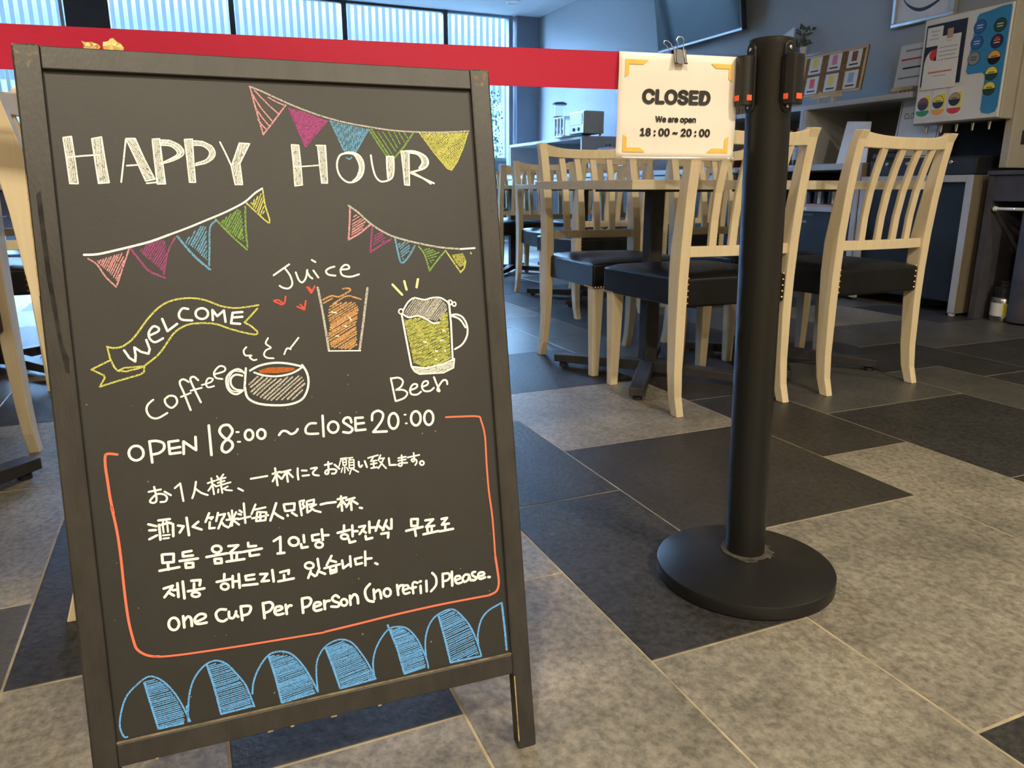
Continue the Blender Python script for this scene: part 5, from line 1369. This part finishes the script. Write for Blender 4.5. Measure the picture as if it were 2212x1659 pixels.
def disc(cx, cy, r, m, d, name, par=pn, n=26, half=None):
    c = PX(cx, cy); A = [2*pi*i/n for i in range(n)] if half is None else [half + pi*i/n for i in range(n+1)]
    return B().prism([(c[0]+r*cos(a), c[1]+r*sin(a)) for a in A], 'y', -3.915, -3.915+d).obj(name, m, par)
poly([(.62, .93), (.64, .955), (.75, .965), (.88, .985), (.97, .985), (.985, .96), (.985, .10), (.965, .05), (.90, .035), (.82, .05), (.80, .08), (.80, .39), (.76, .42), (.60, .42), (.575, .45)], 'sky', .0010, 'blue_field')
patch(.03, .515, .36, .945, 'navy', .0012, 'poster_field')
DB = [(.665, .84, 'p_blue', 'p_blue'), (.885, .82, 'p_dgreen', 'p_dgreen'), (.655, .70, 'p_blue', 'p_blue'), (.875, .68, 'navy', 'navy'), (.645, .56, 'p_grey', 'cardblue'), (.87, .54, 'p_org', 'cabdark'),
      (.865, .40, 'p_yel', 'p_dgreen'), (.865, .265, 'p_yel', 'p_dgreen'), (.10, .19, 'p_brown', 'navy'), (.29, .195, 'p_yel', 'navy'), (.485, .205, 'p_tan', 'navy')]
for i, (cx, cy, m, m2) in enumerate(DB):
    d = disc(cx, cy, .0345, 'cabdark', .0018, 'drink_badge'); disc(cx, cy, .0320, m, .0024, 'badge_face', d); disc(cx, cy, .0320, m2, .0027, 'badge_band', d, half=pi+.0, n=20) if i in (5, 6, 7, 8, 9, 10) else None
    a, c = PX(cx, cy)
    for q in range(2): B().box((a-.016, -3.915, c+.004-q*.012), (a+.016, -3.9120, c+.008-q*.012)).obj('print_line', 'card' if m in ('p_blue', 'navy', 'p_dgreen') else 'ink', d)
disc(.875, .70, .012, 'p_red', .0032, 'badge_mark'); 
for cx, m in ((.105, 'p_green'), (.295, 'p_org'), (.49, 'p_red')):
    tb = poly([(cx-.085, .05), (cx+.085, .05), (cx+.085, .33), (cx-.085, .33)], 'machwhite', .0010, 'dispense_tab')
    patch(cx-.075, cx+.075, .06, .32, 'card', .0012, 'tab_card'); patch(cx+.015, cx+.08, .135, .27, 'p_yel', .0016, 'price_field')
    poly([(cx-.08, .10), (cx-.05, .075), (cx, .066), (cx+.05, .075), (cx+.08, .10), (cx+.08, .125), (cx-.08, .125)], m, .0016, 'colour_flash')
disc(.175, .60, .060, 'card', .0016, 'round_mark'); disc(.165, .655, .030, 'p_red', .0020, 'round_mark')
q = PX(.275, .612); text('PEPSI', .046, 'ink', pn, frame_mtx((q[0], -3.9125, q[1]), (-1, 0, 0), (0, 0, 1)), bold=.0012, sx=1.1)
# papers stuck on the panel
def paper(name, lab, x0, x1, y0, y1, d, m='card', lines=(), grp=None, skew=0.0):
    a, c = PX(x0, y0); e, g = PX(x1, y1)
    b = B().hexa([(a, -3.915+d, c), (e, -3.915+d, c+skew), (e, -3.9145+d, c+skew), (a, -3.9145+d, c), (a, -3.915+d, g), (e, -3.915+d, g+skew), (e, -3.9145+d, g+skew), (a, -3.9145+d, g)])
    o = tag(b.obj(name, m), lab, 'notice')
    for fx0, fx1, fy, lm in lines:
        xx0 = a+(e-a)*fx0; xx1 = a+(e-a)*fx1; zz = c+(g-c)*fy
        B().box((xx0, -3.9145+d, zz), (xx1, -3.9143+d, zz+.0035)).obj('print_line', lm, o)
    return o
paper('paper_notice', 'small white notice at the top left of the dispenser panel, blue margin', .05, .24, .74, .92, .004, 'card', [(.25, .8, .75, 'p_grey'), (.3, .7, .55, 'p_grey'), (.2, .8, .35, 'p_grey')])
paper('paper_notice', 'white notice held by a pink tape square on the dispenser panel', .20, .47, .60, .82, .006, 'card', [(.4, .6, .75, 'p_pink'), (.1, .9, .5, 'p_grey'), (.1, .9, .32, 'p_grey'), (.1, .85, .15, 'p_grey')])
paper('clear_pocket', 'large white notice in a clear pocket with one red printed line', .06, .475, .325, .595, .008, 'card', [(.15, .85, .60, 'p_red'), (.15, .85, .57, 'p_red'), (.3, .7, .45, 'p_grey')])
o = B().box((PX(.30, 0)[0], -3.909, PX(0, .79)[1]), (PX(.37, 0)[0], -3.9083, PX(0, .88)[1])).obj('tape_square', 'p_tan'); tag(o, 'pinkish tape square over the notice on the dispenser', 'tape')
# slanted sign at the panel's left: white board with black border and the word CLOSED
cs = thing('closed_board', 'white board with thin black border lettered CLOSED, partly behind the dispenser', 'sign', (3.30, -4.047, .869))
lean = .12
def cb(x, z, d): return (x, d - z*lean, z)
def cslab(x0, x1, z0, z1, d0, d1): return B().hexa([cb(x0, z0, d0), cb(x1, z0, d0), cb(x1, z0, d1), cb(x0, z0, d1), cb(x0, z1, d0), cb(x1, z1, d0), cb(x1, z1, d1), cb(x0, z1, d1)])
cslab(-.10, .195, .0, .36, .02, .024).obj('panel', 'card', cs, bevel=.001)
for a in ((-.09, .185, .346, .350), (-.09, .185, .01, .014), (.181, .185, .01, .35), (-.09, -.086, .01, .35)): cslab(*a, .0242, .0248).obj('border', 'ink', cs)
text('CLOSED', .066, 'ink', cs, frame_mtx((.090, .0255-.245*lean, .245), (-1, 0, 0), (0, -lean, 1)), sx=.72)
# dark cabinet at the picture's right edge
dc = thing('dark_cabinet', 'dark grey cabinet with an open lower bay and white curtain rod at the right edge', 'cabinet', (0, 0, 0))
XA, XB = 1.7, 2.79
cbox(XB-.035, XB, .0, .765, 'tealcloth', 'side_panel', dc, y1=YF-.045); cbox(XA, XA+.03, .0, .765, 'tealcloth', 'side_panel', dc, y1=YF-.045)
cbox(XA, XB, .765, .785, 'tealcloth', 'top_board', dc, y1=YF-.03); cbox(XA+.03, XB-.035, .63, .765, 'tealcloth', 'apron', dc, y0=YF-.07, y1=YF-.05, bevel=.002)
cbox(XA+.03, XB-.035, .0, .63, 'cabside', 'back_panel', dc, y1=YW+.02)
rd = B().tube([(XA+.04, YF-.055, .59), (XB-.05, YF-.055, .59)], .008, 12).obj('curtain_rod', 'machwhite', dc, smooth=True)
B().lathe([(.010, 0), (.014, .005), (.012, .018), (.008, .022)], 14).xf(lambda v: Vector((XB-.045-v[2], YF-.055+v[0], .59+v[1]))).obj('end_knob', 'machwhite', rd, smooth=True)
cu = B(); n = 30; V = []; F = []
for i in range(n+1):
    x = XA+.05 + (XB-.20-XA-.05)*i/n; V += [(x, YF-.055+.010*sin(i*1.4), .012), (x, YF-.055+.007*sin(i*1.4), .578)]
for i in range(n): F.append((2*i, 2*i+2, 2*i+3, 2*i+1))
o = cu.add(V, F).obj('curtain', 'tealcloth', dc, smooth=True)
for k in range(5): B().tube([(XB-.16-k*.12, YF-.055+.009*cos(a), .59+.009*sin(a)) for a in [2*pi*i/10 for i in range(11)]], .0012, 6).obj('curtain_ring', 'steel', dc)
fk = thing('steel_flask', 'squat steel flask with white and yellow label and black lid, on the floor', 'flask', (2.66, -4.035, 0))
B().lathe([(.058, 0), (.060, .004), (.060, .118), (.056, .126), (.050, .130)], 32).obj('body', 'steel', fk, smooth=True)
B().lathe([(.0606, .028), (.0606, .098)], 32).obj('label', 'card', fk, smooth=True)
b = B(); V = []; F = []; n = 9
for i in range(n+1):
    a = 2.1+1.3*i/n; V += [(.0612*cos(a), .0612*sin(a), .030), (.0612*cos(a), .0612*sin(a), .096)]
for i in range(n): F.append((2*i, 2*i+1, 2*i+3, 2*i+2))
b.add(V, F).obj('label_patch', 'p_yel', fk)
B().lathe([(.050, .128), (.052, .134), (.052, .176), (.044, .182), (.036, .186), (.036, .200), (.042, .204), (.042, .212), (.036, .216)], 28).obj('lid', 'rubber', fk, smooth=True)

# upper shelving on the counters
def hutch(name, lab, x0, x1, mids, z0=.851, z1=1.235, yf=YF-.05, back='cabgrey'):
    t = thing(name, lab, 'shelf unit', (0, 0, 0))
    B().box((x0, YB_, z1-.032), (x1, yf, z1)).obj('top_board', 'cabtrim', t, bevel=.002)
    for x in [x0+.014] + mids + [x1-.014]: B().box((x-.014, YB_, z0), (x+.014, yf if x0 > 5 or x > 3.4 else -4.22, z1-.032)).obj('upright', 'cabtrim', t, bevel=.002)
    B().box((x0, YB_, z0), (x1, YW+.02, z1-.032)).obj('back_panel', back, t); return t
hutch('wall_shelf_unit', 'pale framed shelf unit on the counter below the cork board', 3.32, 5.20, [4.135, 4.165], yf=YF-.02)
B().box((3.35, YW+.03, .852), (4.1, YW+.04, 1.02)).obj('splash_panel', 'cabgrey', bpy.data.objects['wall_shelf_unit'])
hutch('corner_shelf_unit', 'pale framed shelf unit under the cereal dispenser in the window corner', 7.31, 9.25, [8.3], yf=YF-.03, back='wall')
ap = tag(B().hexa([(3.62, -3.96, .852), (3.86, -3.96, .852), (3.86, -3.965, .852), (3.62, -3.965, .852), (3.67, -4.02, 1.10), (3.86, -4.02, 1.115), (3.86, -4.025, 1.115), (3.67, -4.025, 1.10)]).obj('acrylic_sheet', 'card'), 'plain pale sheet leaning in the shelf unit under the cork board', 'sheet')
sc2 = tag(B().box((3.50, -4.30, 1.02), (3.60, -4.295, 1.13)).obj('small_card', 'p_tan'), 'small cream card on the back of the shelf unit left of CLOSED board', 'card')
# bottles and jars in the left bays
for i, (x, m, r, h) in enumerate([(4.62, 'tvblack', .035, .24), (4.53, 'cabdark', .032, .26), (4.44, 'tvblack', .034, .22), (4.36, 'p_brown', .03, .24), (4.28, 'tvblack', .033, .25), (4.74, 'p_brown', .034, .23)]):
    t = thing('sauce_bottle', 'dark sauce bottle in the left shelf bay, %s bottle in its row' % ['fifth', 'fourth', 'third', 'second', 'first', 'sixth'][i], 'bottle', (x, -4.02, .852), 0, 'dark bottles in the shelf bay')
    B().lathe([(r, 0), (r, h*.6), (r*.4, h*.78), (r*.4, h*.92)], 18).obj('body', m, t, smooth=True); B().lathe([(r*.46, h*.92), (r*.46, h)], 14).obj('cap', 'machwhite' if i % 2 else 'p_red', t)
    B().lathe([(r*1.02, h*.15), (r*1.02, h*.5)], 18).obj('label', 'p_tan' if i % 2 else 'card', t, smooth=True)
for i, (x, z) in enumerate([(4.95, 1.236), (5.02, 1.236), (5.09, 1.236), (4.88, 1.236)]):
    t = thing('spice_jar', 'clear jar of seeds on top of the shelf unit, %s jar from the cork board' % ['second', 'third', 'fourth', 'first'][i], 'jar', (x, -4.02, z), 0, 'jars on the shelf unit')
    B().lathe([(.030, 0), (.032, .01), (.032, .085), (.024, .095)], 18).obj('jar_body', 'clearp', t, smooth=True); B().lathe([(.027, .003), (.027, .07)], 14).obj('contents', 'cereal', t); B().lathe([(.027, .095), (.027, .11)], 16).obj('lid', 'leafdark', t)
# chafing dishes and plates on the long counter
for i, (x, lab) in enumerate([(6.25, 'steel and black food warmer on the long counter, the nearest of three'), (6.72, 'steel and black food warmer on the long counter, the middle of three'), (7.09, 'steel and black food warmer on the long counter, next to the corner shelf')]):
    t = thing('food_warmer', lab, 'food warmer', (x, -4.12, .851), 0, 'food warmers on the long counter')
    B().box((-.17, -.14, .0), (.17, .14, .15)).obj('base', 'silver', t, bevel=.01); B().lathe([(.17, .15), (.175, .16), (.165, .215), (.12, .25), (.04, .262)], 28, sx=1, sy=.8).obj('dome_lid', 'silver', t, smooth=True)
    B().lathe([(.178, .150), (.178, .162)], 28, sx=1, sy=.8).obj('rim', 'tvblack', t); B().tube([(-.04, 0, .26), (-.04, 0, .285), (.04, 0, .285), (.04, 0, .26)], .006, 8).obj('handle', 'tvblack', t)
for i in range(6):
    o = B().lathe([(.07, 0), (.11, .012), (.112, .016), (.07, .006)], 28).obj('plate', 'machwhite', None, smooth=True); o.location = (5.72, -4.05, .851+i*.014)
    tag(o, 'white plate in the stack on the long counter, %s from the bottom' % ORD[i], 'plate', 'stacked plates')
wb = thing('wooden_tray_box', 'shallow dark box with clear lid on the long counter beside the plates', 'box', (5.25, -4.08, .851))
B().box((-.17, -.12, 0), (.17, .12, .12)).obj('body', 'p_brown', wb, bevel=.004); B().box((-.165, -.115, .12), (.165, .115, .15)).obj('lid', 'clearp', wb)
# cereal dispenser and toaster on the corner shelf
cdp = thing('cereal_dispenser', 'clear cereal dispenser with dark lid on the corner shelf', 'dispenser', (8.02, -4.02, 1.236))
B().lathe([(.07, 0), (.07, .01), (.012, .014)], 24).obj('base', 'silver', cdp); B().tube([(0, -.06, .0), (0, -.06, .16)], .010, 8).obj('stand', 'silver', cdp, smooth=True)
B().lathe([(.03, .10), (.05, .14), (.072, .20), (.075, .37)], 26).obj('canister', 'clearp', cdp, smooth=True); B().lathe([(.026, .115), (.046, .15), (.066, .20), (.068, .245), (.03, .255)], 22).obj('cereal', 'cereal', cdp, smooth=True)
B().lathe([(.080, .372), (.082, .385), (.06, .398), (.0, .40)], 26).obj('lid', 'tvblack', cdp, smooth=True); B().box((-.035, -.03, .06), (.035, .03, .105)).obj('valve', 'tvblack', cdp, bevel=.006); B().tube([(-.02, .03, .08), (-.02, .07, .08)], .014, 12).obj('turn_knob', 'machwhite', cdp, smooth=True)
tb_ = thing('bread_box', 'white slatted bread box between cereal dispenser and toaster', 'box', (7.74, -3.99, 1.236))
B().box((-.13, -.14, .0), (.13, .14, .016)).obj('base', 'machwhite', tb_); B().box((-.12, -.13, .016), (.12, -.12, .20)).obj('back_panel', 'silver', tb_); B().box((-.125, -.13, .20), (.125, .12, .212)).obj('top', 'machwhite', tb_)
for k in range(4): B().box((-.12+k*.075, .10, .016), (-.095+k*.075, .115, .20)).obj('slat', 'silver', tb_)
ts = thing('toaster_oven', 'grey box toaster with two round black knobs on the corner shelf', 'toaster', (7.42, -4.03, 1.236))
B().box((-.165, -.13, .02), (.165, .10, .245)).obj('housing', 'machine', ts, bevel=.006); B().box((-.155, .10, .025), (.155, .112, .24)).obj('front_plate', 'silver', ts, bevel=.003); B().box((-.13, .112, .11), (.13, .118, .22)).obj('window', 'machwhite', ts)
for x in (-.06, .05): B().lathe([(.019, 0), (.017, .014)], 16).xf(lambda v: Vector((x+v[0], .112+v[2], .065+v[1]))).obj('knob', 'black', ts, smooth=True)
B().box((-.16, .02, .0), (.16, .13, .012)).obj('crumb_tray', 'tvblack', ts)
for x in (-.14, .14):
    for y in (-.1, .08): B().lathe([(.01, 0), (.012, .02)], 10, (x, y, 0)).obj('foot', 'black', ts)

# things standing on the shelf unit and hanging on the wall
cbk = thing('cork_board', 'framed cork board with six drink cards, propped on a small wooden easel', 'board', (4.08, -4.05, 1.236))
lean = .13
def kb(x, z, d): return (x, d - (z)*lean, z)
def kslab(x0, x1, z0, z1, d0, d1, **k): return B().hexa([kb(x0, z0, d0), kb(x1, z0, d0), kb(x1, z0, d1), kb(x0, z0, d1), kb(x0, z1, d0), kb(x1, z1, d0), kb(x1, z1, d1), kb(x0, z1, d1)])
HX, ZA, ZC = .268, .068, .338
cb_ = kslab(-HX, HX, ZA, ZC, 0, .008).obj('cork_sheet', 'cork', cbk)
for a in ((-HX, HX, ZC-.014, ZC), (-HX, HX, ZA, ZA+.014), (-HX, -HX+.014, ZA+.014, ZC-.014), (HX-.014, HX, ZA+.014, ZC-.014)): kslab(*a, -.002, .014).obj('frame_strip', 'pine', cbk, bevel=.001)
cols = ['p_yel', 'p_pink', 'p_brown', 'p_red', 'p_yel', 'p_lblue']
for r in range(2):
    for c in range(3):
        cx = (.165, -.005, -.17)[c]; z0 = ZA+.148-r*.130 - (.0 if r == 0 else 0); k = kslab(cx-.055, cx+.055, z0, z0+.112, .0085, .0095).obj('drink_card', 'card', cbk)
        kslab(cx-.022, cx+.022, z0+.038, z0+.098, .0096, .0102).obj('drink_picture', cols[r*3+c], k); kslab(cx-.036, cx+.036, z0+.014, z0+.024, .0096, .0102).obj('print_line', 'ink', k)
for x in (-.06, .06): kslab(x-.008, x+.008, 0, ZA+.02, .016, .028).obj('easel_leg', 'pine', cbk)
B().bar((0, -.10, 0), (0, -.03, .26), .014, .01, side=(1, 0, 0)).obj('easel_leg', 'pine', cbk); kslab(-.12, .12, ZA-.022, ZA-.004, .006, .03).obj('easel_ledge', 'pine', cbk)
ms = thing('menu_sheet', 'white sheet with four printed lines on a small easel beside the dispenser', 'sign', (3.43, -4.08, 1.236))
kslab(-.13, .16, .05, .295, 0, .004).obj('sheet', 'card', ms)
for z, a, b_, m in ((.255, .12, -.08, 'p_grey'), (.205, .14, -.10, 'p_red'), (.155, .12, -.06, 'ink'), (.10, .14, -.10, 'p_grey')): kslab(b_, a, z, z+.010, .0041, .0046).obj('print_line', m, ms)
kslab(.0, .15, .030, .050, .0, .03).obj('easel_ledge', 'pine', ms)
for x in (.04, .07, .10): kslab(x-.006, x+.006, 0, .03, .01, .02).obj('easel_leg', 'pine', ms)
tv = thing('television', 'wall mounted flat television tilted down, reflecting the blue window light', 'television', (5.95, -4.30, 2.29))
TL_ = radians(9)
def tvp(v): return Vector((v[0], v[1]*cos(TL_) + v[2]*sin(TL_), v[2]*cos(TL_) - v[1]*sin(TL_)))
B().box((-.60, -.028, -.345), (.60, .028, .345)).xf(tvp).obj('case', 'tvblack', tv, bevel=.004); B().box((-.585, .0282, -.318), (.585, .0292, .332)).xf(tvp).obj('screen', 'screen', tv)
B().box((-.60, .028, -.345), (.60, .032, -.330)).xf(tvp).obj('lower_trim', 'silver', tv); B().box((-.15, -.17, -.12), (.15, -.03, .12)).obj('wall_mount', 'tvblack', tv)
pc = thing('framed_picture', 'silver framed picture of a plate with a dark curved edge, high on the grey wall', 'picture', (3.755, -4.455, 1.955))
for a in ((-.225, .225, -.235, -.210), (-.225, .225, .210, .235), (-.225, -.200, -.210, .210), (.200, .225, -.210, .210)): B().box((a[0], -.02, a[2]), (a[1], .02, a[3])).obj('frame_strip', 'silver', pc, bevel=.004)
B().box((-.2, -.015, -.21), (.2, .0, .21)).obj('print', 'card', pc)
b = B(); V = []; F = []; n = 24
for i in range(n+1):
    a = pi*1.05 + pi*.9*i/n; wv = 1 + .02*sin(i*.6)
    V += [(.18*cos(a), .0012, .0+.165*sin(a)*wv), (.18*cos(a)*.985, .0012, .0+(.165-.018*abs(sin(a)))*sin(a)*wv+.004)]
for i in range(n): F.append((2*i, 2*i+1, 2*i+3, 2*i+2))
b.add(V, F).obj('dark_arc', 'navy', pc); B().lathe([(.03, 0), (.03, .001)], 20).xf(lambda v: Vector((-.05+v[0], .001+v[2], .02+v[1]*1.6))).obj('pink_blot', 'p_pink', pc); B().lathe([(.03, 0), (.03, .001)], 20).xf(lambda v: Vector((.10+v[0], .001+v[2], .02+v[1]*2.6))).obj('tan_blot', 'p_tan', pc)
wn = thing('wall_note', 'white card standing on the wall shelf above the post top', 'card', (4.93, -4.40, 1.66))
B().prism([(.07, .0), (-.10, .0), (-.10, .22), (.07, .16)], 'y', -.002, .002).obj('sheet', 'card', wn)
ws = thing('wall_ledge', 'tiny pale wall ledge under the white card and green sprig', 'shelf', (4.78, -4.42, 1.64)); B().box((-.28, -.055, 0), (.28, .05, .018)).obj('board', 'cabtrim', ws)
pl = thing('potted_sprig', 'small green sprig in a white pot, right above the cork board', 'plant', (4.72, -4.40, 1.659))
B().lathe([(.022, 0), (.028, .06), (.026, .062)], 18).obj('pot', 'machwhite', pl, smooth=True)
b = B()
for k in range(60):
    a = rr.uniform(0, 6.28); c = Vector((rr.uniform(-.05, .05), rr.uniform(-.04, .05), rr.uniform(.06, .19))); d = Vector((rr.gauss(0, 1), rr.gauss(0, 1), abs(rr.gauss(.6, 1)))).normalized(); e = d.orthogonal().normalized(); L_ = rr.uniform(.02, .04)
    b.add([c, c+d*L_*.5+e*L_*.3, c+d*L_, c+d*L_*.5-e*L_*.3], [(0, 1, 2, 3)])
o = b.obj('leaves', 'leafdark', pl); o['kind'] = 'stuff'
for k in range(4): B().tube([(0, 0, .05), (rr.uniform(-.02, .02), rr.uniform(-.02, .02), .11), (rr.uniform(-.05, .05), rr.uniform(-.03, .03), .17)], .002, 6).obj('stem', 'leafdark', pl)
